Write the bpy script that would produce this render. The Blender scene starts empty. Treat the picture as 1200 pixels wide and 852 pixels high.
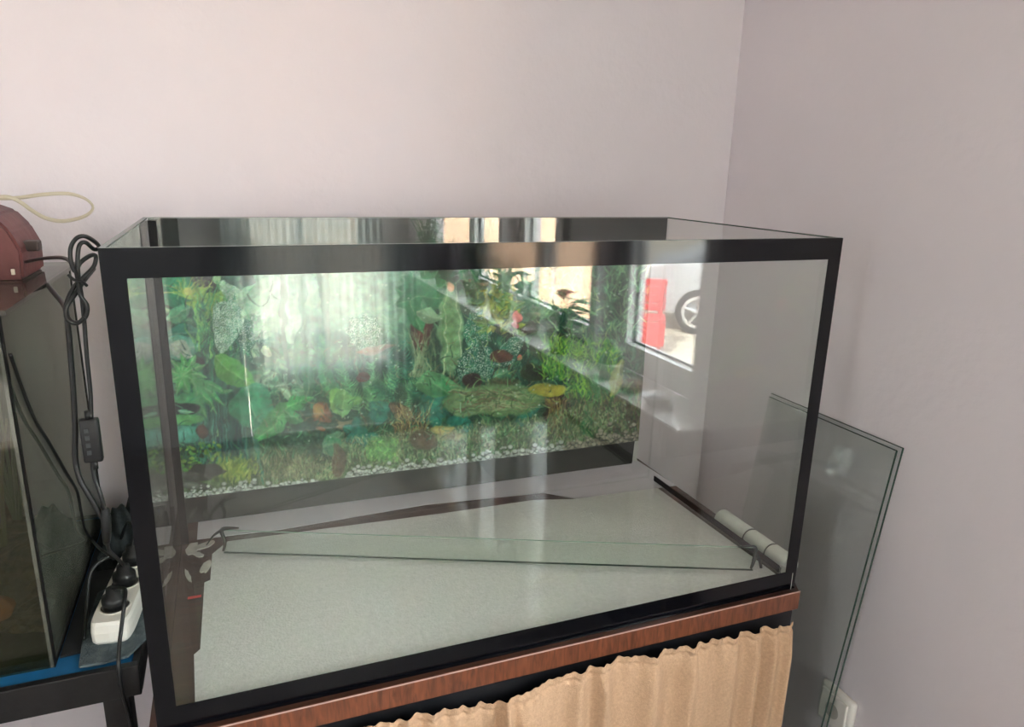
import bpy, bmesh, math, random
import numpy as np
from mathutils import Vector, Matrix

# ------------------------------------------------------------------ camera, world, sun, exposure
sc = bpy.context.scene
COL = sc.collection
PI = math.pi
IW, IH, FOC = 1200.0, 852.0, 844.03
CAM = np.array([0.1258, -0.8522, 0.6907])
YAW, PITCH, ROLL = 0.3765, 0.2613, 0.0241
_f = np.array([math.sin(YAW)*math.cos(PITCH), math.cos(YAW)*math.cos(PITCH), -math.sin(PITCH)])
_r0 = np.array([math.cos(YAW), -math.sin(YAW), 0.0]); _u0 = np.cross(_r0, _f)
_r = math.cos(ROLL)*_r0 + math.sin(ROLL)*_u0
_u = -math.sin(ROLL)*_r0 + math.cos(ROLL)*_u0
cam_data = bpy.data.cameras.new('camera'); cam = bpy.data.objects.new('camera', cam_data); COL.objects.link(cam)
cam_data.sensor_width = 36.0; cam_data.lens = FOC/IW*36.0; cam_data.clip_start = 0.01; cam_data.clip_end = 200
m = Matrix.Identity(4)
for i in range(3):
    m[i][0], m[i][1], m[i][2], m[i][3] = _r[i], _u[i], -_f[i], CAM[i]
cam.matrix_world = m
sc.camera = cam

SKY_STRENGTH, SUN_STRENGTH, EXPOSURE = 2.6, 5.5, 3.04
w = bpy.data.worlds.new('sky'); sc.world = w; w.use_nodes = True
_bg = w.node_tree.nodes['Background']; _bg.inputs[0].default_value = (0.93, 0.965, 1.0, 1); _bg.inputs[1].default_value = SKY_STRENGTH
sun_d = bpy.data.lights.new('sun', 'SUN'); sun = bpy.data.objects.new('sun', sun_d); COL.objects.link(sun)
sun_d.energy = SUN_STRENGTH; sun_d.angle = 0.02; sun_d.color = (1.0, 0.95, 0.88)
sun.rotation_euler = Vector((0.62, -0.35, -0.8)).to_track_quat('-Z', 'Y').to_euler()
def portal(name, loc, rot, sx, sz):
    d = bpy.data.lights.new(name, 'AREA'); d.shape = 'RECTANGLE'; d.size = sx; d.size_y = sz
    d.cycles.is_portal = True
    o = bpy.data.objects.new(name, d); COL.objects.link(o); o.location = loc; o.rotation_euler = rot
portal('window_portal_near', (1.47, -1.0525, 0.82), (0, PI/2, 0), 1.60, 0.585)
portal('window_portal_far', (1.47, -2.195, 0.82), (0, PI/2, 0), 1.60, 1.61)
portal('added_window_portal', (-2.53, -2.475, 0.76), (0, -PI/2, 0), 1.48, 0.55)  # portal of the added window in the left wall
portal('door_portal', (0.60, -3.28, 0.45), (PI/2, 0, 0), 0.98, 1.80)
vs = sc.view_settings
vs.view_transform = 'Standard'; vs.look = 'None'; vs.gamma = 1.0; vs.exposure = EXPOSURE; vs.use_curve_mapping = False
cy = sc.cycles
cy.transparent_max_bounces = 48; cy.max_bounces = 14; cy.diffuse_bounces = 6; cy.glossy_bounces = 6
cy.use_adaptive_sampling = False; cy.caustics_reflective = False; cy.caustics_refractive = False
cy.use_denoising = True
cy.sample_clamp_indirect = 6.0

# ------------------------------------------------------------------ pixel helpers
def ray(x, y): return _f + _r*(x-600)/FOC + _u*(426-y)/FOC
def on_y(x, y, Y):
    d = ray(x, y); p = CAM + d*((Y-CAM[1])/d[1]); return Vector(p)
def on_z(x, y, Z):
    d = ray(x, y); p = CAM + d*((Z-CAM[2])/d[2]); return Vector(p)
def on_x(x, y, X):
    d = ray(x, y); p = CAM + d*((X-CAM[0])/d[0]); return Vector(p)
def mir(v): return Vector((v.x, -v.y, v.z))     # a point seen reflected in the front pane (plane y = 0)

# ------------------------------------------------------------------ materials
def lin(c):
    return tuple((x/255/12.92 if x/255 <= 0.04045 else ((x/255+0.055)/1.055)**2.4) for x in c)
MATS = {}
def mat(name, rgb, rough=0.5, metal=0.0, var=0.0, scale=20, bump=0.0, bscale=60, coat=0.0, spec=0.5, stretch=(1,1,1), rgb2=None, distort=0.0):
    if name in MATS: return MATS[name]
    M = bpy.data.materials.new(name); M.use_nodes = True
    nt = M.node_tree; b = nt.nodes['Principled BSDF']
    c = lin(rgb)
    b.inputs['Base Color'].default_value = (*c, 1); b.inputs['Roughness'].default_value = rough
    b.inputs['Metallic'].default_value = metal; b.inputs['Coat Weight'].default_value = coat
    b.inputs['Specular IOR Level'].default_value = spec
    tc = nt.nodes.new('ShaderNodeTexCoord'); mp = nt.nodes.new('ShaderNodeMapping')
    mp.inputs['Scale'].default_value = stretch; nt.links.new(tc.outputs['Object'], mp.inputs[0])
    if var > 0 or rgb2:
        n = nt.nodes.new('ShaderNodeTexNoise'); n.inputs['Scale'].default_value = scale; n.inputs['Detail'].default_value = 6
        n.inputs['Distortion'].default_value = distort
        nt.links.new(mp.outputs[0], n.inputs['Vector'])
        r = nt.nodes.new('ShaderNodeValToRGB')
        if rgb2: a, d = c, lin(rgb2)
        else: a, d = tuple(x*(1-var) for x in c), tuple(min(1, x*(1+var)) for x in c)
        r.color_ramp.elements[0].position = 0.3; r.color_ramp.elements[0].color = (*a, 1)
        r.color_ramp.elements[1].position = 0.7; r.color_ramp.elements[1].color = (*d, 1)
        nt.links.new(n.outputs['Fac'], r.inputs[0]); nt.links.new(r.outputs[0], b.inputs['Base Color'])
    if bump > 0:
        n2 = nt.nodes.new('ShaderNodeTexNoise'); n2.inputs['Scale'].default_value = bscale; n2.inputs['Detail'].default_value = 4
        nt.links.new(mp.outputs[0], n2.inputs['Vector'])
        bp = nt.nodes.new('ShaderNodeBump'); bp.inputs['Strength'].default_value = bump; bp.inputs['Distance'].default_value = 0.004
        nt.links.new(n2.outputs['Fac'], bp.inputs['Height']); nt.links.new(bp.outputs[0], b.inputs['Normal'])
    MATS[name] = M; return M
def glass(name, tint=(0.95, 0.97, 0.955), f0=0.05, film=0.0, film_rgb=(120, 125, 110), film_scale=9.0, film_lo=0.45, film_hi=0.75):
    """clear pane: tinted transmission + Fresnel mirror, with an optional grimy film"""
    if name in MATS: return MATS[name]
    M = bpy.data.materials.new(name); M.use_nodes = True; nt = M.node_tree; nt.nodes.clear()
    out = nt.nodes.new('ShaderNodeOutputMaterial'); tr = nt.nodes.new('ShaderNodeBsdfTransparent'); gl = nt.nodes.new('ShaderNodeBsdfGlossy')
    tr.inputs[0].default_value = (*tint, 1); gl.inputs['Roughness'].default_value = 0.0
    lw = nt.nodes.new('ShaderNodeLayerWeight'); lw.inputs[0].default_value = 0.5
    pw = nt.nodes.new('ShaderNodeMath'); pw.operation = 'POWER'; pw.inputs[1].default_value = 5
    ma = nt.nodes.new('ShaderNodeMath'); ma.operation = 'MULTIPLY_ADD'; ma.inputs[1].default_value = 1-f0; ma.inputs[2].default_value = f0
    nt.links.new(lw.outputs['Facing'], pw.inputs[0]); nt.links.new(pw.outputs[0], ma.inputs[0])
    mx = nt.nodes.new('ShaderNodeMixShader'); nt.links.new(ma.outputs[0], mx.inputs[0])
    base = tr.outputs[0]
    if film > 0:
        df = nt.nodes.new('ShaderNodeBsdfDiffuse'); df.inputs[0].default_value = (*lin(film_rgb), 1)
        tc = nt.nodes.new('ShaderNodeTexCoord'); n = nt.nodes.new('ShaderNodeTexNoise'); n.inputs['Scale'].default_value = film_scale; n.inputs['Detail'].default_value = 7
        nt.links.new(tc.outputs['Object'], n.inputs['Vector'])
        r = nt.nodes.new('ShaderNodeMapRange'); r.inputs[1].default_value = film_lo; r.inputs[2].default_value = film_hi
        r.inputs[3].default_value = film*0.35; r.inputs[4].default_value = film
        nt.links.new(n.outputs['Fac'], r.inputs[0])
        m2 = nt.nodes.new('ShaderNodeMixShader'); nt.links.new(r.outputs[0], m2.inputs[0])
        nt.links.new(tr.outputs[0], m2.inputs[1]); nt.links.new(df.outputs[0], m2.inputs[2]); base = m2.outputs[0]
    nt.links.new(base, mx.inputs[1]); nt.links.new(gl.outputs[0], mx.inputs[2]); nt.links.new(mx.outputs[0], out.inputs[0])
    MATS[name] = M; return M
def wood(name, dark, light, axis_scale=(2, 40, 40), rough=0.35, scale=3.0):
    return mat(name, dark, rough, rgb2=light, scale=scale, stretch=axis_scale, distort=0.6, coat=0.15)

# ------------------------------------------------------------------ mesh helpers
def link_mesh(name, bm, material, parent=None, smooth=False):
    me = bpy.data.meshes.new(name); bm.normal_update(); bm.to_mesh(me); bm.free()
    if material: me.materials.append(material)
    if smooth:
        for p in me.polygons: p.use_smooth = True
    o = bpy.data.objects.new(name, me); COL.objects.link(o)
    if parent: o.parent = parent
    return o
def box_bm(bm, x0, x1, y0, y1, z0, z1, bevel=0.0):
    r = bmesh.ops.create_cube(bm, size=1.0)
    for v in r['verts']:
        v.co = Vector(((x0+x1)/2+v.co.x*(x1-x0), (y0+y1)/2+v.co.y*(y1-y0), (z0+z1)/2+v.co.z*(z1-z0)))
    if bevel > 0:
        es = list({e for v in r['verts'] for e in v.link_edges})
        bmesh.ops.bevel(bm, geom=es, offset=bevel, segments=2, affect='EDGES', profile=0.6)
def box(name, x0, x1, y0, y1, z0, z1, material, parent=None, bevel=0.0, smooth=False):
    bm = bmesh.new(); box_bm(bm, x0, x1, y0, y1, z0, z1, bevel); return link_mesh(name, bm, material, parent, smooth)
def boxes(name, lst, material, parent=None, bevel=0.0):
    bm = bmesh.new()
    for b in lst: box_bm(bm, *b, bevel)
    return link_mesh(name, bm, material, parent)
def prism(name, pts, z0, z1, material, parent=None, bevel=0.0):
    bm = bmesh.new()
    lo = [bm.verts.new((x, y, z0)) for x, y in pts]; hi = [bm.verts.new((x, y, z1)) for x, y in pts]
    bm.faces.new(lo[::-1]); bm.faces.new(hi); n = len(pts)
    for i in range(n): bm.faces.new((lo[i], lo[(i+1) % n], hi[(i+1) % n], hi[i]))
    bmesh.ops.recalc_face_normals(bm, faces=bm.faces)
    if bevel > 0: bmesh.ops.bevel(bm, geom=list(bm.edges), offset=bevel, segments=1, affect='EDGES')
    return link_mesh(name, bm, material, parent)
def lathe_bm(bm, prof, n=24, c=(0, 0, 0), sx=1.0, sy=1.0):
    rings = []
    for r, z in prof:
        if r < 1e-6: rings.append([bm.verts.new((c[0], c[1], c[2]+z))])
        else: rings.append([bm.verts.new((c[0]+r*sx*math.cos(2*PI*i/n), c[1]+r*sy*math.sin(2*PI*i/n), c[2]+z)) for i in range(n)])
    for a, b in zip(rings, rings[1:]):
        for i in range(n):
            j = (i+1) % n
            if len(a) == 1 and len(b) == 1: continue
            if len(a) == 1: bm.faces.new((a[0], b[j], b[i]))
            elif len(b) == 1: bm.faces.new((a[i], a[j], b[0]))
            else: bm.faces.new((a[i], a[j], b[j], b[i]))
def lathe(name, prof, material, parent=None, n=24, c=(0, 0, 0), sx=1.0, sy=1.0, smooth=True):
    bm = bmesh.new(); lathe_bm(bm, prof, n, c, sx, sy); bmesh.ops.recalc_face_normals(bm, faces=bm.faces)
    return link_mesh(name, bm, material, parent, smooth)
def spline(pts, k=8):
    P = [Vector(p) for p in pts]; out = []
    for i in range(len(P)-1):
        a, b, c, d = P[max(i-1, 0)], P[i], P[i+1], P[min(i+2, len(P)-1)]
        for j in range(k):
            t = j/k
            out.append(0.5*((2*b)+(c-a)*t+(2*a-5*b+4*c-d)*t*t+(3*b-a-3*c+d)*t**3))
    out.append(P[-1]); return out
def tube_bm(bm, path, r, n=8, flat=1.0):
    path = [Vector(p) for p in path]; rings = []; up = Vector((0.13, 0.27, 0.95))
    for i, p in enumerate(path):
        t = (path[min(i+1, len(path)-1)]-path[max(i-1, 0)])
        t = t.normalized() if t.length > 1e-9 else Vector((0, 0, 1))
        s = t.cross(up)
        if s.length < 1e-3: s = t.cross(Vector((1, 0, 0)))
        s.normalize(); q = s.cross(t).normalized(); up = q
        rr = r[i] if isinstance(r, (list, tuple)) else r
        rings.append([bm.verts.new(p+s*rr*math.cos(2*PI*k/n)+q*rr*flat*math.sin(2*PI*k/n)) for k in range(n)])
    for a, b in zip(rings, rings[1:]):
        for k in range(n): bm.faces.new((a[k], a[(k+1) % n], b[(k+1) % n], b[k]))
    bm.faces.new(rings[0][::-1]); bm.faces.new(rings[-1])
def tube(name, pts, r, material, parent=None, n=8, k=8, smooth=True, flat=1.0):
    bm = bmesh.new(); path = spline(pts, k) if k > 1 else pts
    if isinstance(r, (list, tuple)): r = list(np.interp(np.linspace(0, 1, len(path)), np.linspace(0, 1, len(r)), r))
    tube_bm(bm, path, r, n, flat); bmesh.ops.recalc_face_normals(bm, faces=bm.faces)
    return link_mesh(name, bm, material, parent, smooth)
def tag(o, label, cat, group=None):
    o['label'] = label; o['category'] = cat
    if group: o['group'] = group
    return o
def thing(name, label, cat, loc=(0, 0, 0), group=None):
    o = bpy.data.objects.new(name, None); COL.objects.link(o); o.location = loc; o.empty_display_size = 0.05
    return tag(o, label, cat, group)
def into(parent):
    """children are modelled in world space: cancel the Empty's own offset"""
    bpy.context.view_layer.update()
    inv = parent.matrix_world.inverted()
    for c in parent.children: c.matrix_parent_inverse = inv
def struct(o): o['kind'] = 'structure'; return o
rng = random.Random(4)

# ------------------------------------------------------------------ dimensions (metres)
D, H = 0.478, 0.603            # tank depth, height; front pane x 0..1, y = 0; table top z = 0
YW, XW = 0.69, 1.305           # back wall, right wall
FL, CE = -0.80, 1.80           # floor, ceiling
XL, YF = -2.4, -3.2            # left wall, wall opposite the tank
TH = 0.16

# ------------------------------------------------------------------ room shell
WALLRGB = (222, 214, 219)
wall_m = mat('wall_paint', WALLRGB, 0.85, var=0.025, scale=2.2, bump=0.25, bscale=55, spec=0.15)
ceil_m = mat('ceiling_paint', (232, 230, 226), 0.9, bump=0.1)
floor_m = wood('floor_laminate', (116, 106, 100), (138, 128, 122), (1.5, 16, 16), 0.4)
white_pvc = mat('white_pvc', (236, 238, 238), 0.3)
struct(box('floor', XL-TH, XW+TH, YF-TH, YW+TH, FL-0.1, FL, floor_m))
struct(box('ceiling', XL-TH, XW+0.195, YF-TH, YW+TH, CE, CE+0.15, ceil_m))
struct(box('wall_back', XL-TH, XW+TH, YW, YW+TH, FL, CE, wall_m))
far_m = mat('grey_wallpaper', (196, 192, 192), 0.9, var=0.04, scale=6)
W3 = (-2.75, -2.2); WZ3 = (0.02, 1.5)  # opening for an added window, never in view
struct(boxes('wall_left', [(XL-TH, XL, YF-TH, W3[0], FL, CE), (XL-TH, XL, W3[1], YW, FL, CE), (XL-TH, XL, W3[0], W3[1], FL, WZ3[0]), (XL-TH, XL, W3[0], W3[1], WZ3[1], CE)], far_m))
W1 = (-1.345, -0.76); W2 = (-3.0, -1.39); WZ = (0.02, 1.62); XO = XW+0.195
struct(boxes('wall_right', [(XW, XO, W1[1], YW, FL, CE), (XW, XO, W2[1], W1[0], WZ[0], WZ[1]), (XW, XO, YF, W2[0], FL, CE),
                     (XW, XO, W2[0], W1[1], FL, WZ[0]), (XW, XO, W2[0], W1[1], WZ[1], CE)], wall_m))
DX = (0.12, 1.10); DZ = (FL, 1.35)
struct(boxes('wall_front', [(XL, DX[0], YF-TH, YF, FL, CE), (DX[1], XW, YF-TH, YF, FL, CE), (DX[0], DX[1], YF-TH, YF, DZ[1], CE)], far_m))
base_m = mat('baseboard_paint', (120, 84, 58), 0.45)
struct(box('baseboard_back', XL, XW, YW-0.014, YW, FL, FL+0.07, base_m))
struct(box('baseboard_right', XW-0.014, XW, YF, YW-0.014, FL, FL+0.07, base_m))

pane_m = glass('window_glass', (0.97, 0.985, 0.98), 0.035)
gasket_m = mat('grey_gasket', (70, 72, 74), 0.6)
def window(name, y0, y1, mull):
    """white plastic window in an opening of the right wall"""
    w_ = struct(bpy.data.objects.new(name, None)); COL.objects.link(w_); w_.location = (XW+0.12, (y0+y1)/2, WZ[0])
    xa, xb, t = XW+0.085, XW+0.14, 0.05
    z0, z1 = WZ[0]+0.015, WZ[1]
    fr = boxes('window_frame', [(xa, xb, y0, y0+t, z0, z1), (xa, xb, y1-t, y1, z0, z1), (xa, xb, y0+t, y1-t, z0, z0+t), (xa, xb, y0+t, y1-t, z1-t, z1)], white_pvc, w_, 0.004)
    edges = [y0+t] + mull + [y1-t]
    for a, b in zip(edges, edges[1:]):
        s = 0.042; a2, b2 = a+0.003, b-0.003
        sash = boxes('sash', [(xa-0.012, xb-0.006, a2, a2+s, z0+t, z1-t), (xa-0.012, xb-0.006, b2-s, b2, z0+t, z1-t),
                       (xa-0.012, xb-0.006, a2+s, b2-s, z0+t, z0+t+s), (xa-0.012, xb-0.006, a2+s, b2-s, z1-t-s, z1-t)], white_pvc, w_, 0.004)
        box('pane', (xa+xb)/2-0.003, (xa+xb)/2+0.003, a2+s, b2-s, z0+t+s, z1-t-s, pane_m, w_)
        g = 0.006
        boxes('gasket', [((xa+xb)/2-0.008, (xa+xb)/2-0.003, a2+s, a2+s+g, z0+t+s, z1-t-s), ((xa+xb)/2-0.008, (xa+xb)/2-0.003, b2-s-g, b2-s, z0+t+s, z1-t-s),
                         ((xa+xb)/2-0.008, (xa+xb)/2-0.003, a2+s+g, b2-s-g, z0+t+s, z0+t+s+g)], gasket_m, w_)
    hb = bmesh.new(); hy = edges[0]+0.024
    box_bm(hb, xa-0.03, xa-0.012, hy-0.012, hy+0.012, 0.62, 0.69, 0.004); box_bm(hb, xa-0.045, xa-0.03, hy-0.01, hy+0.01, 0.55, 0.68, 0.004)
    link_mesh('window_handle', hb, white_pvc, w_)
    into(w_); return w_
window('window_1', W1[0], W1[1], [])
window('window_2', W2[0], W2[1], [-2.02])
w3 = struct(bpy.data.objects.new('added_window', None)); COL.objects.link(w3); w3.location = (XL-0.08, -2.475, WZ3[0])  # unseen window, added to brighten the right wall
xa, xb = XL-0.11, XL-0.05
boxes('window_frame', [(xa, xb, W3[0], W3[0]+0.06, *WZ3), (xa, xb, W3[1]-0.06, W3[1], *WZ3), (xa, xb, W3[0]+0.06, W3[1]-0.06, WZ3[0], WZ3[0]+0.06), (xa, xb, W3[0]+0.06, W3[1]-0.06, WZ3[1]-0.06, WZ3[1])], white_pvc, w3, 0.004)
box('pane', XL-0.083, XL-0.077, W3[0]+0.06, W3[1]-0.06, WZ3[0]+0.06, WZ3[1]-0.06, pane_m, w3)
into(w3)
# glazed balcony door opposite the tank
d_ = struct(bpy.data.objects.new('door_1', None)); COL.objects.link(d_); d_.location = (0.61, YF-0.08, FL)
boxes('door_frame', [(DX[0], DX[0]+0.05, YF-0.10, YF-0.04, FL, DZ[1]), (DX[1]-0.05, DX[1], YF-0.10, YF-0.04, FL, DZ[1]), (DX[0]+0.05, DX[1]-0.05, YF-0.10, YF-0.04, DZ[1]-0.05, DZ[1])], white_pvc, d_, 0.004)
boxes('door_leaf', [(DX[0]+0.055, DX[0]+0.145, YF-0.095, YF-0.03, FL+0.01, DZ[1]-0.055), (DX[1]-0.145, DX[1]-0.055, YF-0.095, YF-0.03, FL+0.01, DZ[1]-0.055),
                    (DX[0]+0.145, DX[1]-0.145, YF-0.095, YF-0.03, FL+0.01, FL+0.10), (DX[0]+0.145, DX[1]-0.145, YF-0.095, YF-0.03, FL+0.30, FL+0.39),
                    (DX[0]+0.145, DX[1]-0.145, YF-0.095, YF-0.03, DZ[1]-0.145, DZ[1]-0.055), (0.55, 0.60, YF-0.09, YF-0.035, FL+0.39, DZ[1]-0.145)], white_pvc, d_, 0.004)
box('door_panel', DX[0]+0.145, DX[1]-0.145, YF-0.075, YF-0.055, FL+0.10, FL+0.30, white_pvc, d_)
for a, b in ((DX[0]+0.145, 0.55), (0.60, DX[1]-0.145)):
    box('pane', a, b, YF-0.068, YF-0.062, FL+0.39, DZ[1]-0.145, pane_m, d_)
hb = bmesh.new(); box_bm(hb, 0.17, 0.20, YF-0.03, YF-0.018, 0.12, 0.30, 0.003); tube_bm(hb, [(0.185, YF-0.02, 0.22), (0.185, YF+0.03, 0.22), (0.29, YF+0.03, 0.22)], 0.009)
link_mesh('door_handle', hb, white_pvc, d_)
into(d_)

# sheer curtain over the left part of the door
def sheer():
    bm = bmesh.new(); NX, NZ = 252, 12; V = []
    for j in range(NZ+1):
        z = 1.42-j/NZ*1.95
        V.append([bm.verts.new((0.08+1.03*i/NX, YF+0.05+0.016*math.sin(i/NX*2*PI*21+0.5*math.sin(z*3)), z)) for i in range(NX+1)])
    for j in range(NZ):
        for i in range(NX): bm.faces.new((V[j][i], V[j+1][i], V[j+1][i+1], V[j][i+1]))
    M = bpy.data.materials.new('sheer_cloth'); M.use_nodes = True; nt = M.node_tree; nt.nodes.clear()
    o_ = nt.nodes.new('ShaderNodeOutputMaterial'); a = nt.nodes.new('ShaderNodeBsdfTransparent'); b = nt.nodes.new('ShaderNodeBsdfTranslucent'); c = nt.nodes.new('ShaderNodeBsdfDiffuse'); m1 = nt.nodes.new('ShaderNodeMixShader'); m2 = nt.nodes.new('ShaderNodeMixShader')
    b.inputs[0].default_value = c.inputs[0].default_value = (0.66, 0.70, 0.68, 1); m1.inputs[0].default_value = 0.5; m2.inputs[0].default_value = 0.84
    nt.links.new(b.outputs[0], m1.inputs[1]); nt.links.new(c.outputs[0], m1.inputs[2]); nt.links.new(a.outputs[0], m2.inputs[1]); nt.links.new(m1.outputs[0], m2.inputs[2]); nt.links.new(m2.outputs[0], o_.inputs[0])
    t = thing('door_curtain', 'sheer white pleated curtain hanging on a rod over the glazed door', 'curtain', (0.4, YF+0.05, 1.44))
    link_mesh('cloth', bm, M, t, True); tube('rod', [(0.0, YF+0.05, 1.44), (1.2, YF+0.05, 1.44)], 0.010, white_pvc, t, 10, 1)
    for xb_ in (0.02, 1.165): box('bracket', xb_, xb_+0.015, YF, YF+0.06, 1.43, 1.45, white_pvc, t)
    into(t)
sheer()

# ------------------------------------------------------------------ outdoors, seen mirrored in the glass
GZ = -1.55
pav_m = mat('paving', (176, 168, 152), 0.9, var=0.18, scale=1.6, bump=0.3, bscale=30)
struct(box('ground', 1.9, 45, -50, 12, GZ-0.2, GZ, pav_m)); struct(box('ground_yard', -20, 1.9, -50, -3.6, GZ-0.2, GZ, pav_m)); struct(box('ground_side', -20, -2.7, -3.6, 12, GZ-0.2, GZ, pav_m))
peach_m = mat('peach_render', (240, 202, 172), 0.9, var=0.03, scale=1.5)
bld = thing('garden_wall', 'tall peach rendered garden wall mirrored in the glass beyond the far window', 'wall', (4.55, -15, GZ))
box('wall_body', 4.42, 4.55, -26, -7.55, GZ, 1.9, peach_m, bld)
box('coping', 4.38, 4.56, -26.05, -7.54, 1.9, 1.98, mat('grey_coping', (150, 146, 140), 0.9), bld)
into(bld)
dark_glass = mat('dark_window', (52, 60, 68), 0.08, spec=0.8)
bench = thing('garden_bench', 'red slatted garden bench mirrored through the near window', 'bench', (4.95, -7.05, GZ))
red_b = mat('red_bench_paint', (176, 58, 58), 0.5)
ax = Vector((-0.85, -0.52, 0)).normalized(); bx_ = Vector((0.52, -0.85, 0)).normalized()
def bslab(name, u0, u1, v0, v1, z0, z1, mt):
    bm = bmesh.new(); box_bm(bm, u0, u1, v0, v1, z0, z1, 0.006)
    for v in bm.verts: v.co = Vector((4.95, -7.05, GZ))+ax*v.co.x+bx_*v.co.y+Vector((0, 0, v.co.z))
    link_mesh(name, bm, mt, bench)
for k in range(4): bslab('back_slat', -0.38, 0.42, 0.40, 0.43, 0.48+k*0.11, 0.575+k*0.11, red_b)
for k in range(4): bslab('seat_slat', -0.38, 0.42, -0.02+k*0.105, 0.075+k*0.105, 0.42, 0.445, red_b)
bslab('front_board', -0.38, 0.42, -0.05, -0.03, 0.10, 0.41, red_b)
for u in (-0.34, 0.33):
    bslab('leg', u, u+0.05, -0.02, 0.03, 0, 0.42, red_b); bslab('leg', u, u+0.05, 0.36, 0.40, 0, 0.90, red_b)
into(bench)
tyre_m = mat('tyre_rubber', (28, 28, 30), 0.8); rim_m = mat('alloy_rim', (205, 208, 212), 0.25, 0.9)
def car(x, y, yaw, rgb, label, name='parked_car'):
    t = thing(name, label, 'car', (0, 0, 0))
    paint = mat('car_paint_%d_%d_%d' % rgb, rgb, 0.25, 0.2, coat=0.8)
    prof = [(-2.1, 0.32), (-2.15, 0.62), (-2.0, 0.86), (-1.1, 0.98), (-0.45, 1.42), (0.85, 1.46), (1.65, 1.02), (2.08, 0.95), (2.15, 0.55), (2.08, 0.3)]
    bm = bmesh.new(); rows = []
    for s, ins in ((-0.84, 0.12), (-0.78, 0), (0.78, 0), (0.84, 0.12)):
        rows.append([bm.verts.new((px, s*(0.82 if pz > 1.2 else 1.0), pz)) for px, pz in prof])
    n = len(prof)
    for a, b in zip(rows, rows[1:]):
        for i in range(n): bm.faces.new((a[i], a[(i+1) % n], b[(i+1) % n], b[i]))
    bm.faces.new(rows[0]); bm.faces.new(rows[-1][::-1]); bmesh.ops.recalc_face_normals(bm, faces=bm.faces)
    link_mesh('body', bm, paint, t)
    for s in (-1, 1):
        q = [(-0.85, 1.04), (-0.38, 1.36), (0.20, 1.38), (0.20, 1.04)]; q2 = [(0.27, 1.04), (0.27, 1.38), (0.80, 1.38), (1.35, 1.06)]
        for qq in (q, q2):
            bm = bmesh.new(); vs_ = [bm.verts.new((a, s*(0.85-(b-1.0)*0.33), b)) for a, b in qq]; bm.faces.new(vs_)
            link_mesh('side_window', bm, dark_glass, t)
        for wx in (-1.32, 1.35):
            wb = bmesh.new(); lathe_bm(wb, [(0.20, -0.1), (0.30, -0.1), (0.325, -0.07), (0.325, 0.07), (0.30, 0.1), (0.20, 0.1)], 28)
            bmesh.ops.rotate(wb, verts=wb.verts, matrix=Matrix.Rotation(PI/2, 3, 'X')); bmesh.ops.translate(wb, verts=wb.verts, vec=(wx, s*0.80, 0.325))
            wh = link_mesh('wheel', wb, tyre_m, t, True)
            rb = bmesh.new()
            for k in range(5):
                a = 2*PI*k/5+0.3
                tube_bm(rb, [(wx, s*0.90, 0.325), (wx+0.21*math.cos(a), s*0.89, 0.325+0.21*math.sin(a))], 0.026, 6)
            lb = [(0.19, -0.01), (0.235, -0.01), (0.235, 0.012), (0.19, 0.012)]
            k0 = len(rb.verts); lathe_bm(rb, lb, 28); rb.verts.ensure_lookup_table(); nv = rb.verts[k0:]
            bmesh.ops.rotate(rb, verts=nv, matrix=Matrix.Rotation(PI/2, 3, 'X')); bmesh.ops.translate(rb, verts=nv, vec=(wx, s*0.89, 0.325))
            link_mesh('rim', rb, rim_m, wh)
    t.location = (x, y, GZ); t.rotation_euler = (0, 0, yaw)
    return t
car(7.99, -7.62, -2.51, (158, 162, 166), 'silver grey car with spoked wheels mirrored through the near window')

# ------------------------------------------------------------------ tank stand
wood_m = wood('brown_veneer', (78, 42, 28), (122, 70, 46), (18, 6, 3), 0.4, 9.0)
woodtop_m = wood('brown_lacquer_top', (58, 36, 28), (84, 54, 42), (3, 30, 30), 0.28)
black_m = mat('black_painted_wood', (20, 21, 24), 0.45, var=0.2, scale=14)
stand = thing('tank_stand', 'brown wood-edged table with black apron carrying the big aquarium', 'table', (0.5, 0.3, FL))
TOPP = [(-0.012, -0.010), (1.003, -0.010), (1.046, 0.07), (1.046, 0.675), (-0.012, 0.675)]
prism('tabletop', TOPP, -0.031, -0.0005, woodtop_m, stand)
box('edge_strip', -0.012, 1.003, -0.0135, -0.010, -0.033, 0.002, wood_m, stand, 0.001)
box('edge_highlight', -0.012, 1.003, -0.0138, -0.0128, 0.0002, 0.0022, mat('edge_highlight', (176, 146, 138), 0.4), stand)  # pale strip imitating the highlight along the tabletop's front edge
box('apron', 0.0, 1.0, -0.004, 0.016, -0.115, -0.031, black_m, stand)
box('side_panel', -0.008, 0.010, 0.016, 0.64, FL, -0.031, black_m, stand)
box('side_panel', 0.982, 1.0, 0.016, 0.64, FL, -0.031, black_m, stand)
box('back_panel', 0.010, 0.982, 0.625, 0.64, FL, -0.031, black_m, stand)
box('bottom_shelf', 0.010, 0.982, 0.03, 0.625, FL+0.04, FL+0.06, black_m, stand)
into(stand)

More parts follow.
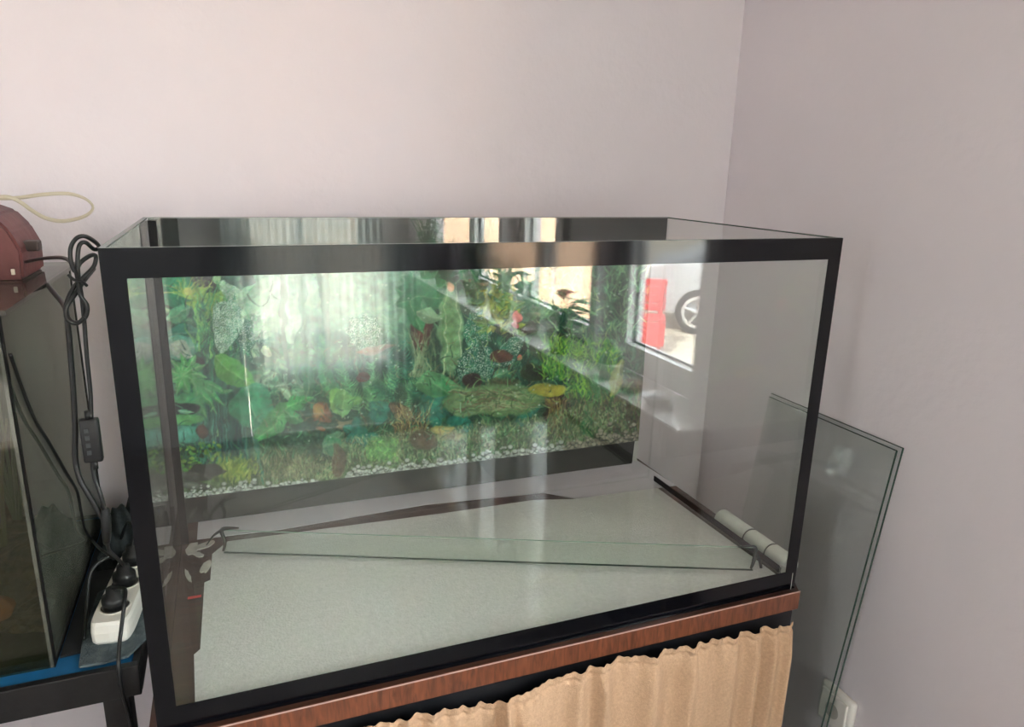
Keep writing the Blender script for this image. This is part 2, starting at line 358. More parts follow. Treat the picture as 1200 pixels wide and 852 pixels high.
# gathered curtain
cloth_m = mat('tan_linen', (190, 157, 128), 0.9, var=0.10, scale=240, bump=0.5, bscale=700, spec=0.1)
def curtain():
    bm = bmesh.new(); NX, NZ = 480, 90
    tx = [-0.01, 0.10, 0.214, 0.26, 0.30, 0.34, 0.437, 0.45, 0.463, 0.53, 0.608, 0.70, 0.804, 0.90, 0.985]
    tz = [-0.075, -0.068, -0.050, -0.041, -0.043, -0.046, -0.057, -0.050, -0.047, -0.040, -0.033, -0.038, -0.042, -0.042, -0.047]
    rg = random.Random(9)
    fold = [(rg.uniform(0, 0.99), rg.uniform(0.010, 0.034), rg.uniform(0.25, 0.9)) for _ in range(24)]
    fold += [(0.235, 0.010, 1.2), (0.285, 0.009, 1.6), (0.31, 0.007, 1.3), (0.345, 0.010, 1.0), (0.452, 0.008, 2.2), (0.475, 0.012, 1.0), (0.57, 0.020, 0.9), (0.615, 0.014, 1.5), (0.70, 0.024, 1.2), (0.775, 0.014, 0.9), (0.845, 0.020, 1.2), (0.905, 0.012, 1.2), (0.935, 0.010, 1.5), (0.965, 0.009, 1.5)]
    V = []
    for j in range(NZ+1):
        row = []
        tt = (j/NZ)**1.7
        for i in range(NX+1):
            x = -0.01+0.995*i/NX
            top = float(np.interp(x, tx, tz)) + 0.0013*math.sin(x*150+2*math.sin(x*17)) + 0.0012*math.sin(x*470)
            z = top + (-0.78-top)*tt
            d = top-z
            g = sum(a*math.exp(-((x-c)/wd)**2) for c, wd, a in fold)
            amp = 0.0135 if d > 0.04 else 0.0065+0.175*d
            y = -0.019 - amp*g*(1-0.25*tt) - 0.004*math.sin(x*41+0.4*math.sin(z*9))*min(1, d/0.05)
            if d < 0.05: y -= 0.0030*math.sin(x*190+1.9*math.sin(x*31))*(1-d/0.05)
            if 0.009 < d < 0.016: y += 0.0040*math.sin((d-0.009)/0.007*PI)
            row.append(bm.verts.new((x, min(y-0.004, -0.0145), z)))
        V.append(row)
    for j in range(NZ):
        for i in range(NX): bm.faces.new((V[j][i], V[j+1][i], V[j+1][i+1], V[j][i+1]))
    o = link_mesh('curtain', bm, cloth_m, None, True)
    s = o.modifiers.new('thickness', 'SOLIDIFY'); s.thickness = 0.0012
    return tag(o, 'gathered tan linen curtain hanging below the wooden table edge', 'curtain')
curtain()

# ------------------------------------------------------------------ foam sheet, film, foam roll
foam_m = mat('white_foam', (246, 248, 245), 0.75, var=0.09, scale=130, bump=0.6, bscale=260, spec=0.3)
tag(prism('foam_sheet', [(0.043, 0.006), (0.992, 0.006), (0.992, 0.10), (0.988, 0.418), (0.78, 0.427), (0.70, 0.45), (0.50, 0.452), (0.27, 0.462), (0.085, 0.470), (0.058, 0.43), (0.056, 0.34), (0.047, 0.335), (0.045, 0.15), (0.037, 0.14)][::1], 0.0, 0.008, foam_m),
    'pale white foam sheet lying under the big aquarium floor', 'foam sheet')
def film_sheet():
    bm = bmesh.new()
    M = bpy.data.materials.new('pearl_film'); M.use_nodes = True; b = M.node_tree.nodes['Principled BSDF']
    b.inputs['Base Color'].default_value = (*lin((240, 238, 246)), 1); b.inputs['Roughness'].default_value = 0.22; b.inputs['Coat Weight'].default_value = 0.6
    nt = M.node_tree; n = nt.nodes.new('ShaderNodeTexNoise'); n.inputs['Scale'].default_value = 260; bp = nt.nodes.new('ShaderNodeBump'); bp.inputs['Strength'].default_value = 0.35; bp.inputs['Distance'].default_value = 0.003
    nt.links.new(n.outputs['Fac'], bp.inputs['Height']); nt.links.new(bp.outputs[0], b.inputs['Normal'])
    P = [(1.045, 0.43), (0.80, 0.436), (0.74, 0.49), (0.479, 0.516), (0.182, 0.50), (0.03, 0.51), (0.03, 0.67), (1.032, 0.67)]
    lo = [bm.verts.new((x, y, 0.0)) for x, y in P]; hi = [bm.verts.new((x, y, 0.0012)) for x, y in P]
    bm.faces.new(lo[::-1]); bm.faces.new(hi)
    for i in range(len(P)): bm.faces.new((lo[i], lo[(i+1) % len(P)], hi[(i+1) % len(P)], hi[i]))
    bmesh.ops.recalc_face_normals(bm, faces=bm.faces)
    tag(link_mesh('plastic_film', bm, M), 'pearly grey plastic sheet on the tabletop behind the big aquarium', 'sheet')
film_sheet()
roll = thing('foam_roll', 'white foam roll lying beside the big aquarium on the tabletop', 'roll', (1.022, 0.15, 0))
rollm = mat('roll_foam', (226, 228, 220), 0.8, var=0.06, scale=50, bump=0.3, bscale=120)
bm = bmesh.new(); R0 = 0.0185
for k, (ya, yb, rr) in enumerate([(0.035, 0.085, R0), (0.0865, 0.145, R0*0.985), (0.1465, 0.235, R0)]):
    n0 = len(bm.verts)
    lathe_bm(bm, [(0.004, 0), (rr*0.9, 0), (rr, 0.003), (rr, yb-ya-0.003), (rr*0.9, yb-ya), (0.004, yb-ya)], 24)
    bm.verts.ensure_lookup_table(); nv = bm.verts[n0:]
    bmesh.ops.rotate(bm, verts=nv, matrix=Matrix.Rotation(-PI/2, 3, 'X')); bmesh.ops.translate(bm, verts=nv, vec=(1.0225, ya, R0))
link_mesh('roll_body', bm, rollm, roll, True)
core_m = mat('dark_core', (60, 60, 58), 0.8)
for ya in (0.0855, 0.1455):
    bm = bmesh.new(); lathe_bm(bm, [(R0*0.9, 0), (R0*1.004, 0), (R0*1.004, 0.0012), (R0*0.9, 0.0012)], 24)
    bmesh.ops.rotate(bm, verts=bm.verts, matrix=Matrix.Rotation(-PI/2, 3, 'X')); bmesh.ops.translate(bm, verts=bm.verts, vec=(1.0225, ya, R0))
    link_mesh('seam', bm, core_m, roll, True)
into(roll)
tag(prism('foam_offcut', [(0.992, -0.002), (1.0125, 0.012), (1.010, 0.03), (0.992, 0.03)], 0.0005, 0.032, rollm), 'small white foam wedge at the right foot of the big aquarium', 'foam piece')

# ------------------------------------------------------------------ the big aquarium
G = 0.006
tank_glass = glass('tank_glass', (0.975, 0.985, 0.977), 0.066)
base_glass = glass('base_glass', (0.992, 0.996, 0.992), 0.03)
edge_m = mat('glass_edge', (52, 74, 64), 0.25)
tape_m = mat('black_tape', (7, 8, 12), 0.07, spec=0.33)
seal_m = mat('black_silicone', (14, 12, 12), 0.5, spec=0.2)
aq = thing('aquarium', 'large empty glass aquarium with black taped frame on the wooden table', 'aquarium', (0.5, D/2, 0))
ZB = 0.009
box('front_pane', 0.0, 1.0, 0.0, G, ZB, H, tank_glass, aq)
box('back_pane', 0.0, 1.0, D-G, D, ZB, H, tank_glass, aq)
box('side_pane', 0.0, G, G, D-G, ZB, H-0.0012, tank_glass, aq)
box('side_pane', 1.0-G, 1.0, G, D-G, ZB, H-0.0012, tank_glass, aq)
box('bottom_pane', G, 1.0-G, G, D-G, ZB, ZB+G, base_glass, aq)
T = 0.0012
box('frame_strip', 0.0, 1.0, -T, 0, H-0.0315, H+0.0006, tape_m, aq)
box('frame_strip', 0.0, 1.0, -T, 0, 0.001, 0.036, tape_m, aq)
box('frame_strip', 0.0, 0.0235, -T, 0, 0.036, H-0.0315, tape_m, aq)
box('frame_strip', 0.977, 1.0, -T, 0, 0.036, H-0.0315, tape_m, aq)
box('top_edge', 0.0, 1.0, 0.0, G, H, H+0.0008, edge_m, aq)
box('top_edge', 0.0, 1.0, D-G, D, H, H+0.0008, edge_m, aq)
box('top_edge', -0.0005, G, G, D-G, H-0.0012, H+0.0006, edge_m, aq)
box('top_edge', 1.0-G, 1.0+0.0005, G, D-G, H-0.0012, H+0.0006, edge_m, aq)
box('corner_seal', G, 0.019, D-G-0.003, D-G-0.0005, ZB+G, H-0.004, seal_m, aq)
box('corner_seal', 1.0-G-0.002, 1.0-G, G+0.02, D-G-0.03, ZB+G, ZB+G+0.012, seal_m, aq)
# flakes of old silicone in the back left corner
bm = bmesh.new(); rg = random.Random(2)
for (px, py, L, Wd, an) in [(226, 636, 0.060, 0.022, 1.5), (238, 640, 0.045, 0.020, 0.5), (241, 664, 0.045, 0.016, 1.4), (232, 650, 0.03, 0.012, 2.2), (216, 676, 0.05, 0.007, 1.8)]:
    c = on_z(px, py, ZB+G+0.001); c.x = max(c.x, 0.022); c.y = min(c.y, D-0.028)
    pts = []
    for k in range(14):
        a = 2*PI*k/14; rr = rg.uniform(0.7, 1.1)
        u_, v_ = L/2*rr*math.cos(a), Wd/2*rr*math.sin(a)
        pts.append((c.x+u_*math.cos(an)-v_*math.sin(an), c.y+u_*math.sin(an)+v_*math.cos(an)))
    pts = [(max(p[0], G+0.003), min(p[1], D-G-0.006)) for p in pts]
    z = ZB+G+0.0003
    lo = [bm.verts.new((p[0], p[1], z)) for p in pts]; hi = [bm.verts.new((p[0], p[1], z+0.002)) for p in pts]
    bm.faces.new(hi)
    for k in range(14): bm.faces.new((lo[k], lo[(k+1) % 14], hi[(k+1) % 14], hi[k]))
bmesh.ops.recalc_face_normals(bm, faces=bm.faces)
fl = link_mesh('silicone_flakes', bm, mat('old_silicone', (176, 174, 164), 0.5, var=0.15, scale=60), aq); fl['kind'] = 'stuff'
red_m = mat('red_mark', (206, 70, 66), 0.6)
c = on_z(228, 700, ZB+G); box('red_mark', c.x-0.010, c.x+0.010, c.y-0.003, c.y+0.003, ZB+G+0.0002, ZB+G+0.001, red_m, aq)
into(aq)

# loose glass strip standing on edge across the tank floor
clear_strip = glass('strip_glass', (0.955, 0.985, 0.965), 0.05)
ST = thing('glass_strip', 'long narrow loose glass strip set diagonally across the aquarium floor', 'glass strip', (0.5, 0.25, ZB+G))
zs = ZB+G+0.0005
a0 = on_z(262, 648, zs); a1 = on_z(884, 670, zs); a0 = Vector((max(a0.x, 0.066), min(a0.y, D-0.045), zs)); a1 = Vector((min(a1.x, 0.965), max(a1.y, 0.05), zs))
dr = (a1-a0); L = dr.length; dr.normalize(); nr = Vector((-dr.y, dr.x, 0))
LEAN = 0.05
def strip_box(name, s0, s1, h0, h1, t0, t1, material, par):
    bm = bmesh.new(); V = []
    for s in (s0, s1):
        for h in (h0, h1):
            for t in (t0, t1):
                V.append(bm.verts.new(a0+dr*s+nr*(t+h*LEAN)+Vector((0, 0, h))))
    for q in ((0, 1, 3, 2), (4, 6, 7, 5), (0, 4, 5, 1), (2, 3, 7, 6), (0, 2, 6, 4), (1, 5, 7, 3)): bm.faces.new([V[i] for i in q])
    bmesh.ops.recalc_face_normals(bm, faces=bm.faces); return link_mesh(name, bm, material, par)
SH = 0.043
strip_box('strip_pane', 0, L, 0, SH, 0, 0.004, clear_strip, ST)
strip_box('strip_edge', 0, L, -0.0003, 0.0006, -0.0002, 0.0042, edge_m, ST)
strip_box('strip_edge', 0, L, SH-0.0004, SH+0.0006, 0.001, 0.003, mat('pale_glass_edge', (150, 176, 160), 0.2), ST)
sil_m = mat('old_black_silicone', (30, 34, 32), 0.45)
P0 = a0+Vector((0, 0, 0.002)); up = nr*LEAN+Vector((0, 0, 1))
tube('silicone_bead', [P0+up*0.002, P0+up*0.020+dr*0.004, P0+up*SH, P0+up*(SH+0.004)+dr*0.03], [0.0022, 0.003, 0.0038, 0.0018], sil_m, ST)
tube('silicone_bead', [P0+up*SH, P0+up*(SH-0.012)-dr*0.016, P0+up*0.012-dr*0.030], [0.003, 0.002, 0.001], sil_m, ST)
P1 = a0+dr*L
tube('silicone_bead', [P1+up*(SH+0.001)-dr*0.03, P1+up*(SH+0.002), P1+up*0.02, P1+up*0.004-dr*0.004], [0.0012, 0.0025, 0.0035, 0.002], sil_m, ST)
tube('silicone_bead', [P1+up*SH*0.9+dr*0.001, P1+up*0.02+dr*0.010, P1+up*0.006+dr*0.014], [0.0015, 0.003, 0.0024], sil_m, ST)
into(ST)

# ------------------------------------------------------------------ printed background poster
def smooth(a, b, t):
    t = np.clip((t-a)/(b-a), 0, 1); return t*t*(3-2*t)
class Paint:
    """numpy canvas covering photo pixels x0..x1, y0..y1 at S samples per pixel: the printed picture"""
    def __init__(s, x0, y0, x1, y1, S):
        s.x0, s.y0, s.S = x0, y0, S; s.w, s.h = int((x1-x0)*S), int((y1-y0)*S)
        s.im = np.zeros((s.h, s.w, 3)); s.rg = np.random.RandomState(3)
        yy, xx = np.mgrid[0:s.h, 0:s.w]; s.X = x0+(xx+0.5)/S; s.Y = y0+(yy+0.5)/S
    def noise(s, cell, octv=3, seed=0):
        rg = np.random.RandomState(seed); out = np.zeros((s.h, s.w)); amp = 1.0; tot = 0
        for _ in range(octv):
            gw, gh = int((s.w/s.S)/cell)+3, int((s.h/s.S)/cell)+3; g = rg.rand(gh, gw)
            u = (s.X-s.x0)/cell; v = (s.Y-s.y0)/cell; i = u.astype(int); j = v.astype(int); fu = u-i; fv = v-j
            fu = fu*fu*(3-2*fu); fv = fv*fv*(3-2*fv)
            out += amp*((g[j, i]*(1-fu)+g[j, i+1]*fu)*(1-fv)+(g[j+1, i]*(1-fu)+g[j+1, i+1]*fu)*fv)
            tot += amp; amp *= 0.55; cell *= 0.5
        return out/tot
    def win(s, a, b, c, d):
        i0, i1 = max(0, int((a-s.x0)*s.S)-1), min(s.w, int((b-s.x0)*s.S)+2); j0, j1 = max(0, int((c-s.y0)*s.S)-1), min(s.h, int((d-s.y0)*s.S)+2)
        return (slice(j0, j1), slice(i0, i1)) if i1 > i0 and j1 > j0 else None
    def put(s, sl, al, col):
        col = np.asarray(col, float)
        if col.ndim == 1: col = col[None, None, :]
        s.im[sl] = s.im[sl]*(1-al[..., None])+col*al[..., None]
    def leaf(s, x, y, ang, L, Wd, c1, c2, spots=0.0, vein=True, heart=False, alpha=1.0):
        sl = s.win(x-L-Wd, x+L+Wd, y-L-Wd, y+L+Wd)
        if not sl: return
        dx, dy = s.X[sl]-x, s.Y[sl]-y; a = math.radians(ang); ca, sa = math.cos(a), math.sin(a)
        u = (dx*ca+dy*sa)/L; v = (-dx*sa+dy*ca)
        uc = np.clip(u, 0, 1)
        pr = (uc**0.35)*(1-uc)**1.05*1.8 if heart else np.sin(PI*uc**0.8)
        hw = Wd/2*pr
        al = smooth(0.7, -0.7, (np.abs(v)-hw))*(u > 0)*(u < 1)*alpha
        t = np.clip(np.abs(v)/(Wd/2+1e-6), 0, 1); t = np.clip(0.5*t+0.5*uc, 0, 1)[..., None]
        col = np.asarray(c1, float)*(1-t)+np.asarray(c2, float)*t
        col = np.where((v > 0)[..., None], col*0.86, col)
        if vein:
            col = col*(1-0.0)+0; rib = np.exp(-(v/0.7)**2)[..., None]; col = col*(1-0.35*rib)+np.array([200, 225, 180])*0.35*rib
            sv = (np.sin((u*L-np.abs(v)*0.8)*1.1) > 0.86)[..., None]*0.14; col = col*(1-sv)+np.array([190, 220, 175])*sv
        if spots > 0:
            sp = (s.rg.rand(*u.shape) < spots)[..., None]; col = np.where(sp, np.array([205, 232, 214]), col)
        s.put(sl, al, col)
    def blade(s, x0, y0, x1, y1, w, c, bend=0.0):
        pad = abs(bend)+w+2
        sl = s.win(min(x0, x1)-pad, max(x0, x1)+pad, min(y0, y1)-pad, max(y0, y1)+pad)
        if not sl: return
        L = math.hypot(x1-x0, y1-y0)+1e-6; ux, uy = (x1-x0)/L, (y1-y0)/L
        dx, dy = s.X[sl]-x0, s.Y[sl]-y0; u = (dx*ux+dy*uy)/L; v = -dx*uy+dy*ux
        uc = np.clip(u, 0, 1); v = v-bend*4*uc*(1-uc); hw = w/2*(1-0.8*uc)
        al = smooth(0.55, -0.45, np.abs(v)-hw)*(u > 0)*(u < 1)
        s.put(sl, al*0.92, np.asarray(c, float))
    def disc(s, x, y, rx, ry, c, c2=None, alpha=1.0):
        sl = s.win(x-rx-1, x+rx+1, y-ry-1, y+ry+1)
        if not sl: return
        q = np.sqrt(((s.X[sl]-x)/rx)**2+((s.Y[sl]-y)/ry)**2); al = smooth(1.08, 0.86, q)*alpha
        col = np.asarray(c, float)[None, None, :]
        if c2 is not None: col = col*(1-np.clip(q, 0, 1)[..., None])+np.asarray(c2, float)*np.clip(q, 0, 1)[..., None]
        s.put(sl, al, col*np.ones(q.shape+(1,)))
    def tuft(s, cx, cy, n, ln, spread, cols, w=1.6, up=-90, bend=6):
        for _ in range(n):
            a = math.radians(up+s.rg.uniform(-spread, spread)); l = ln*s.rg.uniform(0.5, 1.05); bx = cx+s.rg.uniform(-1, 1)*ln*0.13
            c = np.asarray(cols[s.rg.randint(len(cols))], float)*s.rg.uniform(0.8, 1.15)
            s.blade(bx, cy, bx+l*math.cos(a), cy+l*math.sin(a), w*s.rg.uniform(0.7, 1.3), c, s.rg.uniform(-bend, bend))
    def fern(s, x, y, ang, L, c, n=12, wl=12):
        a = math.radians(ang); s.blade(x, y, x+L*math.cos(a), y+L*math.sin(a), 1.6, c)
        for k in range(n):
            t = (k+1)/(n+1); px, py = x+L*t*math.cos(a), y+L*t*math.sin(a); l = wl*(1-0.65*t)
            for sg in (-1, 1):
                b = a+sg*0.9; cc = np.asarray(c, float)*s.rg.uniform(0.85, 1.2); s.blade(px, py, px+l*math.cos(b), py+l*math.sin(b), 2.2, cc)
def ybot(x): return 585-(x-230)*(67/515.0)      # lower limit of the print, photo pixels
def paint_print():
    p = Paint(150, 296, 800, 612, 1.6); rg = p.rg
    n1, n2, n3 = p.noise(46, 4, 1), p.noise(14, 3, 2), p.noise(5, 2, 5)
    dark, mid, lite = np.array([22, 50, 46.]), np.array([44, 112, 84.]), np.array([112, 176, 130.])
    t = np.clip(n1*0.7+n2*0.55-0.12, 0, 1)[..., None]
    p.im[:] = dark*(1-t)+mid*t
    k = (smooth(0.60, 0.8, n2*0.6+n3*0.45))[..., None]*0.55; p.im[:] = p.im*(1-k)+lite*k
    fl = smooth(-72, -22, p.Y-ybot(p.X))*0.85; moss = np.array([98, 112, 84.])*(0.5+0.8*n3[..., None])+np.array([18, 30, -8.])*(n1[..., None]-0.4)
    p.im[:] = p.im*(1-fl[..., None])+moss*fl[..., None]
    rt = smooth(715, 765, p.X)[..., None]*0.7; p.im[:] = p.im*(1-rt)+np.array([104, 96, 82.])*rt
    G1, G2, G3, YG, BR = (48, 138, 90), (88, 172, 100), (138, 192, 148), (156, 188, 82), (96, 70, 54)
    def stroke_field(x0, x1, y0, y1, n, cols, ln=(6, 16), w_=1.6, spread=0.9):
        for _ in range(n):
            x, y = rg.uniform(x0, x1), rg.uniform(y0, y1); a = -PI/2+rg.uniform(-spread, spread); l = rg.uniform(*ln)
            c = np.asarray(cols[rg.randint(len(cols))], float)*rg.uniform(0.8, 1.2)
            p.blade(x, y, x+l*math.cos(a), y+l*math.sin(a), w_*rg.uniform(0.7, 1.4), c, rg.uniform(-2, 2))
    def leaf_field(x0, x1, y0, y1, n, cols, ln=(8, 18), asp=0.45):
        for _ in range(n):
            L = rg.uniform(*ln); c = np.asarray(cols[rg.randint(len(cols))], float)*rg.uniform(0.82, 1.15)
            p.leaf(rg.uniform(x0, x1), rg.uniform(y0, y1), rg.uniform(0, 360), L, L*asp*rg.uniform(0.7, 1.3), c, c*0.8, vein=L > 13)
    # undergrowth everywhere
    leaf_field(160, 770, 310, 470, 420, [(40, 112, 84), (58, 136, 96), (28, 78, 64), (88, 156, 116)], (10, 26), 0.4)
    stroke_field(300, 770, 430, 540, 900, [(60, 110, 82), (34, 66, 54), (96, 146, 108), (110, 104, 80)], (8, 22), 1.7)
    stroke_field(620, 770, 320, 400, 240, [(80, 140, 96), (120, 172, 120), (58, 108, 78)], (10, 26), 2.0)
    # haze of the reflected door and windows, painted into the print
    for (x, y, rx, ry, al) in [(330, 345, 55, 36, 0.6), (425, 350, 60, 46, 0.6), (350, 405, 50, 34, 0.45), (470, 350, 30, 60, 0.4), (600, 345, 60, 34, 0.35)]:
        p.disc(x, y, rx, ry, (180, 216, 186), (128, 182, 146), al)
    # ---- left bank
    p.leaf(178, 345, -12, 62, 44, (32, 156, 104), (24, 128, 90)); p.leaf(175, 330, 12, 58, 30, (26, 140, 98), (34, 160, 108))
    p.disc(240, 328, 17, 9, (48, 52, 54)); p.disc(290, 330, 9, 9, (58, 66, 64), None, 0.7)
    for _ in range(90):
        x = rg.uniform(200, 305); p.blade(258+rg.uniform(-26, 26), 548+rg.uniform(-8, 4), x, rg.uniform(345, 455), rg.uniform(2, 4.2), [(16, 66, 66), (20, 88, 76), (38, 118, 88), (60, 146, 106), (26, 104, 84)][rg.randint(5)], rg.uniform(-8, 8))
    p.disc(258, 490, 30, 46, (24, 62, 62), (30, 84, 76), 0.55)
    for _ in range(60):
        x = rg.uniform(232, 290); p.blade(x, 545, x+rg.uniform(-16, 16), rg.uniform(430, 500), rg.uniform(1.2, 2.4), [(40, 104, 96), (20, 60, 62), (70, 140, 120), (30, 88, 80)][rg.randint(4)], rg.uniform(-6, 6))
    p.leaf(195, 392, -6, 46, 22, (24, 108, 92), (26, 124, 96)); p.leaf(192, 377, -27, 40, 19, (98, 178, 136), (84, 166, 122))
    p.leaf(190, 408, -4, 46, 30, (192, 200, 184), (20, 146, 116)); p.leaf(200, 402, 34, 30, 22, (196, 206, 196), (150, 180, 160)); p.disc(229, 424, 9, 7, (34, 44, 42))
    for a in range(0, 360, 36): p.leaf(216, 438, a+8, 26, 9, (104, 186, 110), (58, 156, 84))
    for a in (15, 32, 50, 68): p.leaf(224, 446, a, 50, 11, (76, 168, 92), G1)
    p.disc(214, 474, 26, 16, (92, 172, 112), (62, 140, 92)); p.disc(216, 478, 18, 9, (26, 44, 42)); p.leaf(206, 480, 5, 22, 6, (120, 190, 170), G2)
    p.disc(216, 491, 25, 7, (104, 184, 104), (70, 150, 90)); p.disc(218, 508, 17, 10, (96, 178, 160), (62, 146, 124)); p.disc(196, 505, 9, 9, (88, 168, 150), (60, 140, 120)); p.disc(238, 506, 9, 8, BR, (60, 50, 42))
    for _ in range(150): p.disc(rg.uniform(192, 258), rg.uniform(518, 552), rg.uniform(1.2, 3.0), rg.uniform(1, 2.4), [(74, 132, 58), (128, 168, 78), (32, 62, 42), (90, 150, 70)][rg.randint(4)])
    p.tuft(222, 350, 40, 34, 85, [YG, (120, 186, 110), (186, 204, 110)], 1.9); p.disc(221, 342, 5, 5, (196, 208, 110))
    for _ in range(46): p.leaf(246+rg.uniform(-18, 18), 353+rg.uniform(-9, 9), rg.uniform(0, 360), 13, 6, YG, (110, 172, 84), vein=False)
    p.disc(254, 327, 6, 6, (166, 208, 156)); p.leaf(256, 332, 38, 44, 18, (150, 200, 160), (170, 210, 176), spots=0.25)
    stroke_field(226, 270, 360, 420, 130, [(60, 146, 92), (110, 178, 96), (30, 104, 78)], (14, 34), 2.0, 0.5)
    p.leaf(286, 348, 78, 86, 40, (34, 128, 92), (26, 104, 80), spots=0.12); p.leaf(268, 352, 98, 68, 44, (92, 160, 124), (130, 184, 156), spots=0.42, heart=True)
    # veined leaves, paled by the painted reflection haze
    for (x, y, a, L, w_) in [(276, 352, -10, 60, 34), (330, 330, 150, 56, 30), (282, 372, -22, 66, 34), (318, 352, 50, 56, 40), (340, 404, -82, 62, 30), (300, 398, -62, 56, 32), (352, 356, -40, 44, 30)]:
        p.leaf(x, y, a, L, w_, (166, 212, 174), (134, 190, 150))
    for (a, b, c, d) in [(288, 344, 306, 359), (306, 359, 316, 342), (316, 342, 318, 330), (318, 344, 330, 353), (340, 404, 372, 409)]: p.blade(a, b, c, d, 2.2, (66, 88, 70), 2)
    stroke_field(292, 312, 366, 398, 90, [(170, 190, 180), (120, 140, 130), (210, 226, 214)], (2, 5), 1.5, 3); p.disc(303, 412, 9, 12, (78, 84, 78), (60, 90, 74), 0.8); p.disc(313, 411, 6.5, 6.5, (204, 226, 184))
    leaf_field(298, 352, 412, 462, 60, [(118, 178, 136), (80, 146, 108), (160, 198, 162)], (10, 22), 0.42)
    p.leaf(250, 416, 41, 66, 30, (104, 184, 86), (76, 158, 76))
    p.leaf(285, 456, 62, 66, 62, (58, 158, 112), (44, 136, 100), heart=True); p.leaf(344, 470, 133, 70, 24, (92, 174, 98), (56, 150, 90)); p.blade(299, 516, 306, 568, 6, (58, 122, 100)); p.blade(291, 462, 300, 512, 1.6, (120, 196, 150))
    p.leaf(336, 478, -24, 36, 18, (78, 182, 92), G1); p.leaf(332, 482, 30, 26, 14, G2, G1)
    for _ in range(480): p.blade(*(lambda x, y: (x, y, x+rg.uniform(-4, 4), y-rg.uniform(3, 9)))(274+rg.normal(0, 10), 553+rg.normal(0, 7)), 1.1, [(132, 156, 70), (96, 132, 66), (168, 184, 92)][rg.randint(3)])
    p.leaf(204, 560, -8, 62, 15, (96, 100, 94), (66, 70, 66), vein=False); p.disc(240, 550, 20, 7, (62, 66, 64), (50, 54, 52)); p.disc(222, 569, 26, 5, (128, 134, 124), (70, 76, 70))
    # ---- dark upright bars
    for (x, w_, c) in [(379, 9, (30, 92, 64)), (352, 7, (66, 120, 92)), (329, 5, (70, 98, 82))]:
        p.blade(x, 322, x+8, 450, w_*1.7, c)
    p.leaf(346, 438, -80, 66, 17, (68, 132, 86), (48, 108, 74)); p.leaf(388, 462, -104, 44, 18, (66, 146, 96), G1)
    p.leaf(361, 466, -88, 46, 12, (80, 130, 100), G1)
    # ---- centre
    p.disc(426, 389, 19, 20, (48, 128, 86), (38, 112, 78)); 
    for a in range(0, 360, 45): p.leaf(426, 388, a, 24, 16, (52, 134, 90), (40, 116, 80), spots=0.30, vein=False)
    p.leaf(418, 412, -10, 48, 11, (136, 104, 84), (160, 158, 146), vein=False)
    for (x, y, a, L) in [(436, 486, -90, 62), (422, 484, -112, 56), (450, 486, -72, 58), (462, 482, -58, 50), (408, 480, -130, 44), (440, 480, -100, 46), (456, 478, -84, 52)]:
        p.fern(x, y, a, L, (108, 172, 118), 15, 19)
    for (x, y, a, L) in [(470, 470, -105, 60), (484, 470, -72, 58), (466, 474, -140, 42), (478, 450, -95, 54)]: p.fern(x, y, a, L, (36, 112, 92), 12, 15)
    p.disc(424, 440, 8, 6, (96, 58, 42)); p.disc(470, 462, 9, 12, (40, 58, 54), None, 0.6)
    p.disc(377, 489, 11, 20, (158, 104, 72), (116, 80, 60)); p.disc(374, 480, 7, 9, (206, 178, 104), (160, 120, 80))
    p.leaf(386, 472, -6, 38, 34, (150, 204, 116), (104, 176, 104), heart=True); p.leaf(404, 458, 100, 30, 24, (150, 206, 130), (98, 178, 108)); p.leaf(378, 508, -24, 44, 12, (150, 140, 110), (120, 120, 92))
    for _ in range(46): p.disc(rg.uniform(334, 396), rg.uniform(496, 532), rg.uniform(3.5, 7.5), rg.uniform(3, 5.5), (84, 124, 104), (48, 80, 68), 0.9)
    p.leaf(378, 530, -42, 34, 22, (118, 168, 134), (88, 138, 108)); p.leaf(378, 524, -8, 30, 18, (104, 156, 126), G1)
    for (x, y) in [(414, 512), (422, 505), (426, 514), (410, 502), (436, 512), (440, 474), (448, 480), (436, 484), (446, 490), (418, 494), (502, 466), (512, 472), (506, 480), (497, 490), (510, 492), (518, 466), (492, 482), (520, 484), (530, 492), (543, 490), (548, 497), (595, 476), (604, 494), (610, 486), (588, 480), (621, 481), (626, 476), (600, 470), (484, 492)]:
        p.disc(x+rg.uniform(-2, 2), y, rg.uniform(6, 9), rg.uniform(5.5, 8), (62, 150, 128), (40, 116, 102))
    p.disc(465, 478, 12, 8, BR, (72, 56, 48)); stroke_field(460, 500, 488, 520, 150, [(128, 104, 78), (160, 142, 104), (72, 62, 54), (190, 184, 130)], (10, 26), 1.2, 0.7)
    # ---- reflected potted plant painted into the print, centre top
    for a in (-165, -140, -112, -85, -55, -25, 8, 160): p.leaf(494, 346, a, 34, 27, (56, 146, 94), (40, 120, 82))
    p.disc(494, 388, 13, 26, (112, 72, 64), (82, 56, 54)); p.leaf(478, 352, 64, 44, 17, (74, 156, 102), G1); p.leaf(488, 366, 12, 30, 18, (158, 198, 160), G3)
    for _ in range(26): p.blade(494+rg.uniform(-18, 22), 440, 492+rg.uniform(-20, 24), rg.uniform(384, 404), 2.0, [(128, 158, 120), (98, 128, 92), (160, 180, 142)][rg.randint(3)])
    p.disc(528, 385, 15, 54, (142, 186, 124), (150, 196, 146), 0.8); p.blade(522, 440, 522, 330, 2.0, (190, 216, 170)); p.blade(541, 435, 536, 330, 2.2, (196, 220, 180)); p.disc(528, 336, 6, 5, (220, 178, 140))
    for (x, y, a, L) in [(562, 420, -100, 52), (548, 400, -60, 50), (574, 400, -120, 44)]: p.leaf(x, y, a, L, 24, (48, 124, 96), (70, 142, 110), spots=0.10)
